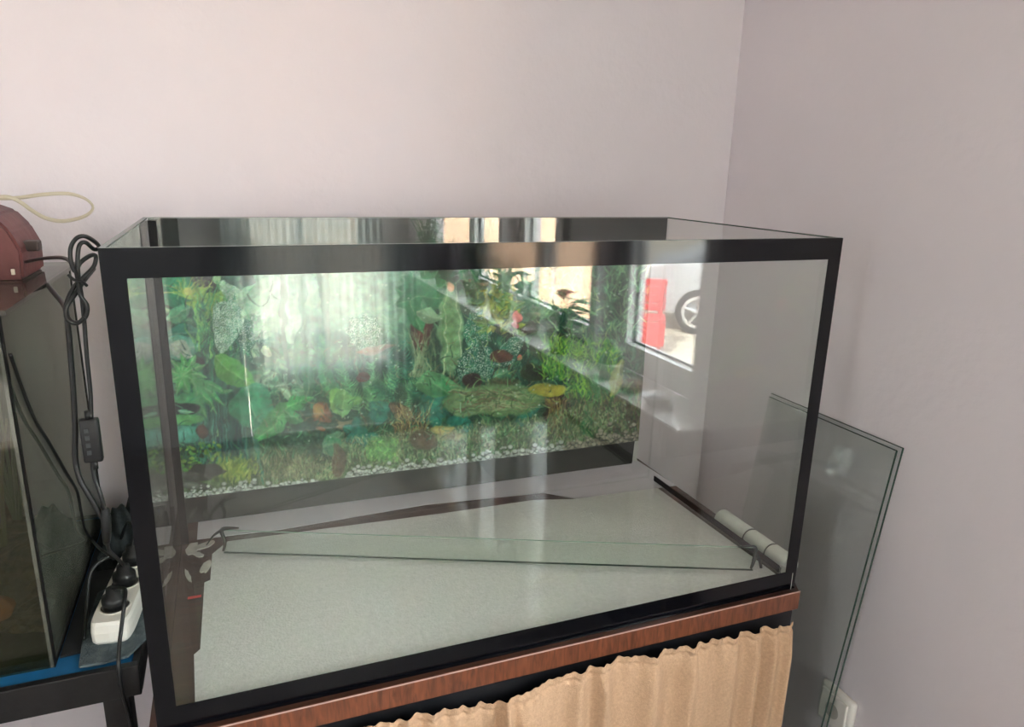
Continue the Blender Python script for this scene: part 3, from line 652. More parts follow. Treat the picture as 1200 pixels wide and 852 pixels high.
    for (x, y, a) in [(558, 404, 112, ), (566, 404, 84), (580, 430, -50)]: p.leaf(x, y, a, 48, 24, (44, 118, 98), (58, 132, 106), spots=0.16)
    p.leaf(486, 448, 6, 56, 30, (118, 182, 126), (84, 158, 106)); p.leaf(500, 440, 40, 36, 24, (104, 174, 118), G1)
    p.disc(553, 445, 10, 11, (44, 38, 38), (70, 54, 50)); p.disc(586, 417, 15, 8, (122, 76, 62), (88, 64, 52)); p.disc(627, 437, 17, 10, (26, 42, 30), (46, 70, 44)); p.disc(590, 448, 22, 6, (104, 84, 60), (90, 110, 70), 0.7)
    leaf_field(566, 604, 338, 392, 70, [(160, 190, 90), (118, 174, 96), (186, 204, 108)], (9, 16), 0.45)
    p.disc(609, 420, 4, 4, (226, 132, 108)); p.disc(604, 371, 5.5, 5.5, (236, 138, 134)); p.disc(602, 380, 4, 4, (230, 120, 122))
    # ---- log with cut yellow end
    p.disc(580, 468, 60, 19, (136, 164, 116), (108, 144, 98)); p.disc(548, 474, 30, 14, (150, 176, 130), (120, 156, 110)); p.disc(576, 472, 20, 11, (164, 160, 132), (140, 150, 112), 0.8)
    for _ in range(80): p.blade(rg.uniform(522, 610), rg.uniform(452, 484), rg.uniform(560, 636), rg.uniform(452, 482), 1.2, [(160, 178, 136), (92, 126, 84), (120, 106, 84)][rg.randint(3)])
    # feathery bright plant on the right
    for _ in range(1000):
        x, y = rg.uniform(634, 722), rg.uniform(402, 470); q = rg.rand()
        if x < 664 and y > 446: continue
        c = (142, 204, 76) if q < 0.4 else ((82, 164, 74) if q < 0.75 else (40, 106, 62))
        p.blade(x, y, x+rg.uniform(-10, 10), y-rg.uniform(6, 16), rg.uniform(1.0, 2.0), c, rg.uniform(-2, 2))
    p.leaf(700, 470, -84, 56, 24, (54, 134, 90), (60, 144, 80)); p.leaf(684, 478, -36, 54, 8, (60, 130, 84), G1); p.leaf(716, 464, -72, 46, 13, (166, 180, 84), (120, 150, 70))
    stroke_field(664, 752, 468, 530, 460, [(84, 108, 70), (118, 104, 82), (62, 72, 54), (136, 140, 98), (90, 140, 80)], (6, 20), 1.4, 0.5)
    p.disc(728, 486, 14, 28, (122, 110, 100), (98, 92, 80), 0.5); p.leaf(690, 520, -95, 46, 12, (70, 130, 80), G1)
    p.disc(652, 486, 15, 30, (84, 70, 54), (52, 46, 40)); 
    for _ in range(50): p.blade(rg.uniform(638, 666), rg.uniform(465, 475), rg.uniform(638, 666), rg.uniform(498, 516), 1.2, [(130, 114, 84), (56, 48, 40), (160, 150, 90)][rg.randint(3)])
    p.disc(643, 457, 22, 8, (214, 206, 92), (164, 166, 74)); p.disc(643, 457, 13, 4.5, (190, 184, 84), (200, 194, 88))
    # ---- low mosses
    for _ in range(3200):
        x = rg.uniform(320, 735); y = ybot(x)-rg.uniform(6, 46)*(0.6 if x < 400 else 1)
        c = [(104, 152, 100), (80, 128, 86), (150, 174, 128), (134, 140, 106), (64, 92, 68), (180, 196, 150)][rg.randint(6)]
        p.blade(x, y, x+rg.uniform(-3, 3), y-rg.uniform(2, 7), 1.2, c)
    p.disc(446, 524, 18, 15, (104, 168, 96), (84, 144, 84), 0.6); stroke_field(428, 464, 516, 542, 200, [(116, 178, 100), (84, 148, 84), (140, 190, 110)], (3, 7), 1.2)
    p.disc(396, 540, 9, 20, (116, 90, 76), (96, 80, 66), 0.8); p.disc(497, 515, 17, 12, (114, 92, 76), (92, 84, 66), 0.9)
    p.disc(518, 502, 13, 5.5, (226, 200, 124), (170, 166, 104), 0.9); p.disc(530, 510, 20, 5, (176, 150, 110), (140, 150, 100), 0.6)
    for _ in range(600): p.blade(*(lambda x, y: (x, y, x+rg.uniform(-3, 3), y-rg.uniform(2, 8)))(345+rg.normal(0, 22), 550+rg.normal(0, 10)), 1.1, [(128, 134, 102), (94, 102, 78), (152, 154, 120)][rg.randint(3)])
    # irregular outlines and mottling of the print
    wx, wy = (p.noise(16, 2, 21)-0.5)*8+(p.noise(4, 2, 23)-0.5)*1.5, (p.noise(16, 2, 22)-0.5)*8+(p.noise(4, 2, 24)-0.5)*1.5
    ii = np.clip((p.X+wx-p.x0)*p.S-0.5, 0, p.w-1).astype(int); jj = np.clip((p.Y+wy-p.y0)*p.S-0.5, 0, p.h-1).astype(int)
    p.im = p.im[jj, ii]
    mo = p.noise(9, 4, 31)[..., None]; p.im *= 0.76+0.5*mo
    stroke_field(185, 300, 330, 545, 110, [(40, 120, 88), (90, 170, 120), (20, 70, 62), (130, 190, 120)], (5, 16), 1.1, 1.2)
    stroke_field(300, 560, 400, 520, 330, [(96, 160, 116), (50, 110, 82), (150, 196, 160), (36, 66, 56), (120, 110, 84)], (4, 13), 1.1, 1.4)
    stroke_field(540, 740, 330, 520, 260, [(120, 176, 110), (70, 130, 84), (160, 190, 120), (50, 84, 56)], (4, 14), 1.1, 1.2)
    for _ in range(140): p.disc(rg.uniform(300, 740), rg.uniform(330, 520), rg.uniform(0.8, 1.6), rg.uniform(0.8, 1.5), (200, 226, 204), None, 0.7)
    # ---- white gravel along the lower edge
    for (a, b, n, dens) in [(150, 245, 230, 13), (245, 300, 190, 12), (300, 372, 90, 7), (405, 490, 230, 10), (490, 560, 150, 9), (560, 720, 460, 11), (700, 770, 170, 15)]:
        for _ in range(n):
            x = rg.uniform(a, b); y = ybot(x)-abs(rg.normal(0, dens*0.55))+2; r_ = rg.uniform(1.3, 3.2); g_ = rg.uniform(0.78, 1.08)
            wc = np.array([226, 236, 226.]) if x < 660 else np.array([196, 190, 170.])
            p.disc(x, y+0.8, r_*1.1, r_*0.95, (64, 74, 66)); p.disc(x, y, r_, r_*0.82, wc*g_, wc*g_*0.84)
    p.im[:] *= (0.88+0.24*n3[..., None])
    p.im += rg.normal(0, 6, p.im.shape)
    return p
def build_poster():
    t = thing('background_poster', 'printed green plant scene poster with black borders behind the aquarium glass', 'poster', (0.5, D+0.004, 0.05))
    p = paint_print(); im = np.clip(p.im, 0, 255)/255.0
    im = np.where(im <= 0.04045, im/12.92, ((im+0.055)/1.055)**2.4)*0.95
    x0, x1, z0, z1 = 0.006, 0.968, 0.101, 0.530; nx, nz = 760, 360; y = D+0.0015
    gx, gz = np.meshgrid(np.linspace(x0, x1, nx), np.linspace(z0, z1, nz))
    P = np.stack([gx.ravel(), np.full(nx*nz, y), gz.ravel()], 1)
    d = P-CAM; zc = d@_f; px = 600+FOC*(d@_r)/zc; py = 426-FOC*(d@_u)/zc
    ii = np.clip(((px-p.x0)*p.S-0.5), 0, p.w-1.001); jj = np.clip(((py-p.y0)*p.S-0.5), 0, p.h-1.001)
    i = ii.astype(int); j = jj.astype(int); fi = (ii-i)[:, None]; fj = (jj-j)[:, None]
    c = (im[j, i]*(1-fi)+im[j, i+1]*fi)*(1-fj)+(im[j+1, i]*(1-fi)+im[j+1, i+1]*fi)*fj
    idx = np.arange(nx*nz).reshape(nz, nx)
    q = np.stack([idx[:-1, :-1], idx[:-1, 1:], idx[1:, 1:], idx[1:, :-1]], -1).reshape(-1, 4)
    me = bpy.data.meshes.new('print'); me.vertices.add(nx*nz); me.vertices.foreach_set('co', P.ravel())
    me.loops.add(q.size); me.loops.foreach_set('vertex_index', q.ravel().astype(np.int32))
    me.polygons.add(len(q)); me.polygons.foreach_set('loop_start', np.arange(0, q.size, 4, dtype=np.int32))
    me.update(calc_edges=True)
    at = me.attributes.new('ink', 'FLOAT_COLOR', 'POINT'); at.data.foreach_set('color', np.concatenate([c, np.ones((len(c), 1))], 1).astype(np.float32).ravel())
    M = bpy.data.materials.new('poster_ink'); M.use_nodes = True; nt = M.node_tree; b = nt.nodes['Principled BSDF']
    a = nt.nodes.new('ShaderNodeAttribute'); a.attribute_name = 'ink'; nt.links.new(a.outputs['Color'], b.inputs['Base Color'])
    b.inputs['Roughness'].default_value = 0.5; b.inputs['Specular IOR Level'].default_value = 0.2
    me.materials.append(M); o = bpy.data.objects.new('print', me); COL.objects.link(o); o.parent = t
    bord = mat('black_print_border', (14, 17, 18), 0.4)
    prism('backing_sheet', [(x0, D+0.002), (x1, D+0.002), (x1, D+0.003), (x0, D+0.003)], 0.052, H-0.001, mat('poster_back', (214, 214, 210), 0.7), t)
    bm = bmesh.new(); vv = [bm.verts.new(q_) for q_ in ((x0, y, 0.051), (0.955, y, 0.047), (0.958, y, 0.101), (x0, y, 0.101))]; bm.faces.new(vv); link_mesh('border', bm, bord, t)
    bm = bmesh.new(); vv = [bm.verts.new(q_) for q_ in ((x0, y, z1), (1.0, y, z1), (1.0, y, H-0.001), (x0, y, H-0.001))]; bm.faces.new(vv); link_mesh('border', bm, bord, t)
    into(t)
build_poster()

# ------------------------------------------------------------------ spare glass leaning on the right wall, wall socket
sheet_glass = glass('sheet_glass', (0.968, 0.98, 0.972), 0.042)
def lean_sheet(y0, y1, ztop, off, label):
    t = thing('glass_sheet', label, 'glass sheet', (1.17, (y0+y1)/2, FL), 'spare glass sheets leaning on the right wall')
    zt = ztop; k = 0.132; th = 0.004
    def X(z): return XW-0.002-off-th-(zt-z)*k
    def slab(name, ya, yb, za, zb, mt, e=0.0):
        bm = bmesh.new(); V = []
        for yy in (ya, yb):
            for zz in (za, zb):
                for dx in (-e, th+e): V.append(bm.verts.new((X(zz)+dx, yy, zz)))
        for q in ((0, 1, 3, 2), (4, 6, 7, 5), (0, 4, 5, 1), (2, 3, 7, 6), (0, 2, 6, 4), (1, 5, 7, 3)): bm.faces.new([V[i] for i in q])
        bmesh.ops.recalc_face_normals(bm, faces=bm.faces); link_mesh(name, bm, mt, t)
    slab('pane', y0, y1, FL, zt, sheet_glass)
    slab('edge', y0-0.0008, y0, FL, zt, edge_m, 0.0001); slab('edge', y0, y1, zt, zt+0.0008, edge_m, 0.0001)
    into(t)
lean_sheet(0.075, 0.442, 0.195, 0.0, 'greenish glass sheet leaning on the right wall, the one touching the wall')
lean_sheet(0.082, 0.440, 0.188, 0.007, 'greenish glass sheet leaning on the right wall, in front of the other')
sock = thing('wall_socket', 'white rounded power socket low on the right wall behind the glass sheets', 'socket', (XW, 0.11, -0.43))
sockm = mat('socket_plastic', (226, 222, 216), 0.35)
box('socket_plate', XW-0.018, XW, 0.075, 0.165, -0.48, -0.385, sockm, sock, 0.008, True)
box('socket_rim', XW-0.024, XW-0.018, 0.085, 0.155, -0.470, -0.395, sockm, sock, 0.003)
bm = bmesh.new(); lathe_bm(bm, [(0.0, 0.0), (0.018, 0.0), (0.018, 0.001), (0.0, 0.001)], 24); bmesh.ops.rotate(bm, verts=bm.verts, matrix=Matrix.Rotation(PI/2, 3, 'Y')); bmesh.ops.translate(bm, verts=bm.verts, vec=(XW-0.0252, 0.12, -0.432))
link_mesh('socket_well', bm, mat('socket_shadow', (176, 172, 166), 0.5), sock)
into(sock)

# ------------------------------------------------------------------ old aquarium on its steel stand (left)
XR, YN, YB_ = -0.145, 0.185, 0.655; ZT = 0.512; XLF = -0.75
steel_m = mat('black_steel', (34, 33, 34), 0.4, 0.4, var=0.25, scale=30, bump=0.2, bscale=80)
blue_m = mat('blue_board', (22, 92, 140), 0.5, var=0.2, scale=25)
st2 = thing('steel_stand', 'black steel stand with blue painted board under the old aquarium', 'stand', (-0.4, 0.4, FL))
box('stand_top', XLF-0.02, -0.045, 0.160, 0.67, -0.016, 0.0, blue_m, st2, 0.001)
box('beam', XLF-0.02, -0.036, 0.148, 0.160, -0.046, 0.0035, steel_m, st2, 0.002)
box('beam', XLF-0.02, -0.036, 0.67, 0.68, -0.046, 0.002, steel_m, st2)
box('beam', -0.045, -0.036, 0.160, 0.67, -0.046, 0.0015, steel_m, st2)
for (xa, ya) in ((-0.086, 0.150), (XLF-0.02, 0.150), (-0.086, 0.635), (XLF-0.02, 0.635)):
    box('leg', xa, xa+0.034, ya, ya+0.034, FL, -0.046, steel_m, st2, 0.002)
into(st2)
old = thing('old_aquarium', 'dirty old aquarium with algae-streaked glass at the left edge', 'aquarium', (-0.45, 0.42, 0))
grime = glass('algae_glass', (0.62, 0.66, 0.58), 0.045, film=0.62, film_rgb=(150, 152, 138), film_scale=6.0)
grime_f = glass('algae_front_glass', (0.7, 0.72, 0.6), 0.045, film=0.25, film_rgb=(60, 62, 44), film_scale=5.0)
grime_b = glass('algae_back_glass', (0.35, 0.42, 0.30), 0.03, film=0.8, film_rgb=(34, 44, 26), film_scale=4.0)
g2 = 0.005
box('side_pane', XR-g2, XR, YN, YB_, 0.001, ZT-0.006, grime, old)
box('front_pane', XLF, XR-g2, YN, YN+g2, 0.001, ZT-0.006, grime_f, old)
box('back_pane', XLF, XR-g2, YB_-g2, YB_, 0.001, ZT-0.006, grime_b, old)
box('side_pane', XLF, XLF+g2, YN+g2, YB_-g2, 0.001, ZT-0.006, grime_b, old)
box('bottom_pane', XLF+g2, XR-g2, YN+g2, YB_-g2, 0.001, 0.006, grime_b, old)
soil_m = mat('dark_gravel', (46, 36, 26), 0.9, rgb2=(84, 66, 44), scale=70, bump=0.8, bscale=120)
bm = bmesh.new(); bmesh.ops.create_grid(bm, x_segments=50, y_segments=40, size=0.5)
for v in bm.verts:
    x = XLF+g2+0.002+(v.co.x+0.5)*(XR-XLF-2*g2-0.004); y = YN+g2+0.002+(v.co.y+0.5)*(YB_-YN-2*g2-0.004)
    v.co = Vector((x, y, 0.05+0.10*(y-YN)+0.014*math.sin(x*23)*math.cos(y*31)+rng.uniform(-0.003, 0.003)))
link_mesh('gravel_bed', bm, soil_m, old)
box('silicone_edge', XR-0.0005, XR+0.0012, YN-0.0004, YN+0.010, 0.001, ZT-0.006, seal_m, old)
box('silicone_edge', XR-0.0005, XR+0.0010, YB_-0.008, YB_, 0.001, ZT-0.006, seal_m, old)
box('silicone_edge', XR-0.0005, XR+0.0010, YN+0.010, YB_-0.008, 0.001, 0.007, seal_m, old)
box('lid', XLF-0.005, XR+0.012, YN-0.010, YB_+0.008, ZT-0.006, ZT, glass('lid_glass', (0.72, 0.76, 0.72), 0.07, film=0.35, film_rgb=(120, 118, 108), film_scale=14), old)
stone_m = mat('orange_stone', (150, 84, 40), 0.7, var=0.3, scale=30)
weed = [mat('murky_weed', (40, 70, 36), 0.7), mat('murky_weed_olive', (70, 74, 36), 0.7)]
for k in range(9):
    x, y = rng.uniform(-0.42, -0.18), rng.uniform(0.24, 0.60); bm = bmesh.new()
    for _ in range(7):
        h = rng.uniform(0.12, 0.34); dx, dy = rng.uniform(-0.07, 0.05), rng.uniform(-0.05, 0.05); dx = min(dx, -0.155-x)
        path = spline([(x, y, 0.06), (x+dx*0.4, y+dy*0.4, 0.06+h*0.6), (x+dx, y+dy, 0.06+h)], 5)
        tube_bm(bm, path, [0.004*(1-0.8*i/len(path))+0.0005 for i in range(len(path))], 4)
    link_mesh('water_plant', bm, weed[k % 2], old)
into(old)
bm = bmesh.new(); bmesh.ops.create_icosphere(bm, subdivisions=3, radius=1.0)
for v in bm.verts: v.co = Vector((v.co.x*0.036, v.co.y*0.022, v.co.z*0.020))*(1+0.06*math.sin(v.co.x*5+v.co.y*7)); v.co += Vector((-0.225, 0.222, 0.085))
tag(link_mesh('ornament_stone', bm, stone_m, None, True), 'orange stone on the gravel inside the old aquarium', 'stone')

# maroon box with its cream flex on the lid
pb = thing('pump_box', 'worn maroon housing with a cream flex loop on the old aquarium lid', 'pump', (-0.2, 0.50, ZT))
mar = mat('maroon_plastic', (102, 56, 54), 0.5, var=0.25, scale=18, bump=0.3, bscale=50)
prof = [(-0.34, 0.001), (-0.168, 0.001), (-0.166, 0.045), (-0.178, 0.075), (-0.196, 0.098), (-0.225, 0.110), (-0.34, 0.112)]
bm = bmesh.new(); a_ = [bm.verts.new((x, 0.435, ZT+z)) for x, z in prof]; b_ = [bm.verts.new((x, 0.575, ZT+z)) for x, z in prof]
bm.faces.new(a_); bm.faces.new(b_[::-1])
for i in range(len(prof)): bm.faces.new((a_[i], b_[i], b_[(i+1) % len(prof)], a_[(i+1) % len(prof)]))
bmesh.ops.recalc_face_normals(bm, faces=bm.faces); bmesh.ops.bevel(bm, geom=list(bm.edges), offset=0.004, segments=2, affect='EDGES')
link_mesh('housing', bm, mar, pb, False)
box('clip', -0.172, -0.150, 0.47, 0.495, ZT+0.040, ZT+0.056, mat('dark_clip', (62, 50, 46), 0.5), pb, 0.003)
for zz, yy in ((0.012, 0.432), (0.004, 0.44)): box('tab', -0.183, -0.178, yy, yy+0.006, ZT+zz-0.003, ZT+zz+0.006, mat('cream_tab', (206, 196, 180), 0.5), pb, 0.001)
cream = mat('cream_flex', (188, 178, 156), 0.5); 
loop = [on_y(x, y, Y) for x, y, Y in [(-8, 232, 0.50), (20, 232, 0.50), (50, 228, 0.50), (80, 227, 0.52), (100, 233, 0.55), (109, 243, 0.56), (100, 253, 0.54), (76, 259, 0.50), (55, 256, 0.48), (38, 247, 0.46), (24, 237, 0.45), (10, 231, 0.45), (-8, 231, 0.45)]]
tube('flex', loop, 0.0016, cream, pb, 8, 8, True, 1.9)
into(pb)

# ------------------------------------------------------------------ black cables between the tanks
cab = mat('black_cable', (17, 17, 18), 0.42)
YC = 0.13
led = thing('light_cable', 'black coiled lamp cable with inline dimmer hanging between the two tanks', 'cable', tuple(on_y(100, 500, YC)))
def py(lst, Y): return [on_y(x, y, Y+dy) for x, y, dy in lst]
coil = py([(30, 307, 0.30), (50, 303, 0.24), (72, 302, 0.14), (84, 308, 0.03), (90, 322, 0.0), (94, 345, 0.0), (102, 358, 0.0), (101, 370, 0.0), (94, 377, 0.0), (84, 377, 0.0), (77, 366, 0.0), (79, 352, 0.0), (87, 336, 0.01), (100, 323, 0.02), (110, 312, 0.03), (112, 300, 0.035), (105, 300, 0.02), (94, 308, 0.01), (88, 318, 0.005),
           (83, 305, 0.005), (83, 290, 0.005), (90, 279, 0.005), (100, 277, 0.008), (112, 284, 0.02), (116, 290, 0.035), (110, 292, 0.03), (100, 284, 0.012), (93, 288, 0.01), (91, 305, 0.008), (92, 325, 0.006), (96, 350, 0.006), (99, 380, 0.006), (102, 420, 0.006), (106, 460, 0.006), (107, 490, 0.006)], YC)
tube('cord', coil, 0.0026, cab, led)
coil2 = py([(110, 315, 0.05), (98, 330, 0.014), (88, 345, 0.004), (78, 360, -0.004), (79, 374, -0.004), (90, 379, -0.004), (99, 372, -0.004)], YC)
tube('cord', coil2, 0.0026, cab, led)
tube('tie', py([(80, 322, -0.006), (87, 328, -0.009), (96, 330, -0.008), (102, 335, -0.004)], YC), 0.0018, cab, led)
dm = on_y(107, 515, YC+0.006)
box('dimmer', dm.x-0.011, dm.x+0.011, dm.y-0.006, dm.y+0.007, dm.z-0.030, dm.z+0.028, mat('dimmer_plastic', (24, 24, 26), 0.4), led, 0.0035, True)
btn = mat('dimmer_button', (62, 64, 66), 0.5)
for k in range(4):
    box('button', dm.x-0.0055, dm.x-0.0005, dm.y-0.0072, dm.y-0.006, dm.z-0.0185+k*0.0098, dm.z-0.0125+k*0.0098, btn, led, 0.0005)
for zz in (dm.z+0.032, dm.z-0.034): tube('strain_relief', [(dm.x, dm.y, zz+0.006), (dm.x, dm.y, zz-0.006)], 0.0040, cab, led, 8, 1)
tube('cord', py([(108, 540, 0.006), (111, 560, 0.004), (118, 580, 0.0), (123, 598, 0.0)], YC), 0.0026, cab, led)
pl = py([(123, 596, 0.0), (124, 606, 0.0), (125, 622, 0.0), (125, 636, 0.01)], YC)
tube('connector', pl, [0.0045, 0.0062, 0.0060, 0.0042], cab, led, 10, 4)
tube('cord', py([(125, 634, 0.01), (128, 645, 0.05), (135, 652, 0.12), (145, 662, 0.16)], YC), 0.0026, cab, led)
tube('cord', py([(54, 332, 0.30), (64, 344, 0.20), (76, 360, 0.08), (80, 385, 0.015), (83, 420, 0.01), (86, 460, 0.01), (88, 500, 0.01), (88, 535, 0.01), (93, 560, 0.008), (104, 580, 0.005), (120, 607, 0.004)], YC), 0.0034, cab, led)
into(led)
c3 = thing('heater_cable', 'thin black cable trailing across the old aquarium side pane', 'cable', tuple(on_x(80, 560, XR)))
pts = [on_x(x, y, XR+0.006) for x, y in [(12, 415), (24, 450), (40, 490), (58, 520), (78, 555), (90, 575), (95, 600), (100, 622), (108, 633)]]
pts += [on_z(116, 642, 0.085), on_z(124, 648, 0.095), on_z(134, 655, 0.098)]
tube('cord', pts, 0.0024, cab, c3)
into(c3)

# ------------------------------------------------------------------ power strip on its cloth
pad_m = mat('grey_blue_felt', (56, 66, 72), 0.95, rgb2=(92, 104, 108), scale=60, bump=0.8, bscale=300)
pad_pts = [(-0.112, 0.165), (-0.08, 0.163), (-0.05, 0.168), (-0.026, 0.21), (-0.022, 0.27), (-0.03, 0.36), (-0.06, 0.40), (-0.115, 0.36), (-0.118, 0.24)]
pad = prism('felt_pad', pad_pts, 0.004, 0.0085, pad_m, None, 0.0012)
tag(pad, 'grey-blue felt pad under the white power strip', 'pad')
PS = thing('power_strip', 'white three-socket power strip with black plugs beside the big aquarium', 'power strip', (-0.07, 0.30, 0.0085))
ps_m = mat('white_plastic', (226, 222, 214), 0.35, var=0.03, scale=10)
SZ0, SZ1 = 0.0090, 0.044
CX, CYs, an = -0.066, 0.312, -0.10
R2 = Matrix.Rotation(an, 4, 'Z')
def ps_place(o):
    o.data.transform(Matrix.Translation((CX, CYs, 0)) @ R2)
bm = bmesh.new()
hw, hl = 0.029, 0.110
ring = []
for z, s in ((SZ0, 0.90), (SZ0+0.004, 0.98), (0.028, 1.0), (SZ1-0.005, 0.95), (SZ1, 0.86)):
    r_ = []
    for k in range(28):
        a = 2*PI*k/28; ex = 0.28
        x = math.copysign(abs(math.cos(a))**ex, math.cos(a))*hw*s; y = math.copysign(abs(math.sin(a))**ex, math.sin(a))*(hl-hw*(1-s))
        r_.append(bm.verts.new((x, y, z)))
    ring.append(r_)
for a, b in zip(ring, ring[1:]):
    for k in range(28): bm.faces.new((a[k], a[(k+1) % 28], b[(k+1) % 28], b[k]))
bm.faces.new(ring[0][::-1]); bm.faces.new(ring[-1]); bmesh.ops.recalc_face_normals(bm, faces=bm.faces)
ps_place(link_mesh('strip_body', bm, ps_m, PS, False))
sk = mat('socket_dark', (64, 58, 54), 0.6)
for yy in (-0.066, 0.0, 0.066):
    o = lathe('socket', [(0.0, -0.004), (0.0185, -0.004), (0.0195, 0.0006), (0.0215, 0.0012), (0.0215, -0.002)], ps_m, PS, 28, (0, yy, SZ1)); ps_place(o)
    o = lathe('socket_floor', [(0.0, 0.0), (0.0190, 0.0)], sk, PS, 24, (0, yy, SZ1+0.0008)); ps_place(o)
into(PS)
plug_m = mat('black_plug', (20, 20, 22), 0.4)
def plug(yy, label, path):
    t = thing('power_plug', label, 'plug', (CX, CYs+yy, SZ1+0.001))
    o = lathe('plug_body', [(0.0, 0.0), (0.0165, 0.0), (0.0170, 0.012), (0.0162, 0.017), (0.0105, 0.019), (0.0092, 0.030), (0.0, 0.031)], plug_m, t, 20, (0, yy, SZ1+0.0012)); ps_place(o)
    tube('cord', path, 0.0027, cab, t); into(t)
b1 = Matrix.Translation((CX, CYs, 0)) @ R2 @ Vector((0, -0.066, SZ1+0.030)); b2 = Matrix.Translation((CX, CYs, 0)) @ R2 @ Vector((0, 0.0, SZ1+0.030)); b3 = Matrix.Translation((CX, CYs, 0)) @ R2 @ Vector((0, 0.066, SZ1+0.030))
plug(-0.066, 'black plug in the front socket of the white power strip, cord falling over its end',
     [b1+Vector((0, 0, 0.0)), on_y(146, 690, 0.215), on_y(146, 705, 0.190), on_y(143, 730, 0.176), on_y(140, 755, 0.158), on_y(139, 780, 0.138), on_y(143, 810, 0.136), on_y(150, 835, 0.138), on_y(156, 862, 0.14)])
plug(0.0, 'black plug in the middle socket of the white power strip', [b2, b2+Vector((-0.012, -0.005, 0.022)), b2+Vector((-0.04, -0.02, 0.010)), b2+Vector((-0.048, -0.045, -0.04)), b2+Vector((-0.047, -0.09, -0.060))])
plug(0.066, 'black plug in the rear socket of the white power strip', [b3, b3+Vector((0.004, 0.012, 0.02)), b3+Vector((-0.01, 0.05, 0.02)), b3+Vector((-0.03, 0.09, -0.03))])
tag(prism('rubber_mat', [(-0.142, 0.205), (-0.05, 0.215), (-0.048, 0.655), (-0.142, 0.655)], 0.0002, 0.0035, mat('black_rubber', (20, 24, 26), 0.7, var=0.3, scale=40)), 'thin black rubber mat on the stand beneath the power strip', 'mat')
# dark folded rag behind the strip
bm = bmesh.new(); bmesh.ops.create_grid(bm, x_segments=40, y_segments=30, size=0.5)
for v in bm.verts:
    u_, v_ = v.co.x+0.5, v.co.y+0.5
    x = -0.128+u_*0.105; y = 0.44+v_*0.17
    e = min(u_, 1-u_, v_, 1-v_)
    h = 0.012+0.075*min(1, e*5)*(0.65+0.35*math.sin(u_*9+v_*4)*math.cos(v_*7))+0.006*math.sin(u_*31+v_*17)
    if e < 0.001: h = 0.0035
    v.co = Vector((x, y, h))
tag(link_mesh('dark_rag', bm, mat('dark_rag', (24, 30, 32), 0.95, rgb2=(46, 52, 52), scale=40, bump=0.6, bscale=150), None, True), 'crumpled dark cloth behind the white power strip', 'cloth')

# ------------------------------------------------------------------ window ledge and what stands on it (mirrored in the front pane)
led_top = mat('ledge_white', (226, 226, 222), 0.3, var=0.03, scale=8)
brown_m = wood('ledge_brown', (92, 58, 42), (124, 82, 60), (3, 20, 20), 0.4)
lg = thing('window_ledge', 'white topped brown edged shelf running below the windows', 'shelf', (1.26, -1.8, FL))
LX0, LY0, LY1, LZ = 1.205, -3.05, -0.655, 0.034
box('shelf_top', LX0, XW, LY0, LY1, LZ-0.006, LZ, led_top, lg)
box('shelf_board', LX0+0.001, XW, LY0, LY1-0.001, LZ-0.040, LZ-0.006, brown_m, lg)
box('sill_board', XW, XW+0.085, W1[0], W1[1], LZ-0.014, LZ, led_top, lg); box('sill_board', XW, XW+0.085, W2[0], W2[1], LZ-0.014, LZ, led_top, lg)
box('end_panel', LX0+0.012, XW, LY1-0.030, LY1-0.010, FL, LZ-0.040, brown_m, lg)
box('front_panel', LX0+0.03, LX0+0.045, LY0, LY1-0.030, FL+0.05, LZ-0.040, mat('dark_brown_panel', (48, 38, 34), 0.5), lg)
into(lg)
terra = mat('terracotta', (132, 74, 56), 0.8, var=0.12, scale=30); wpot = mat('white_pot', (224, 224, 220), 0.4); soil = mat('potting_soil', (48, 36, 28), 0.95)
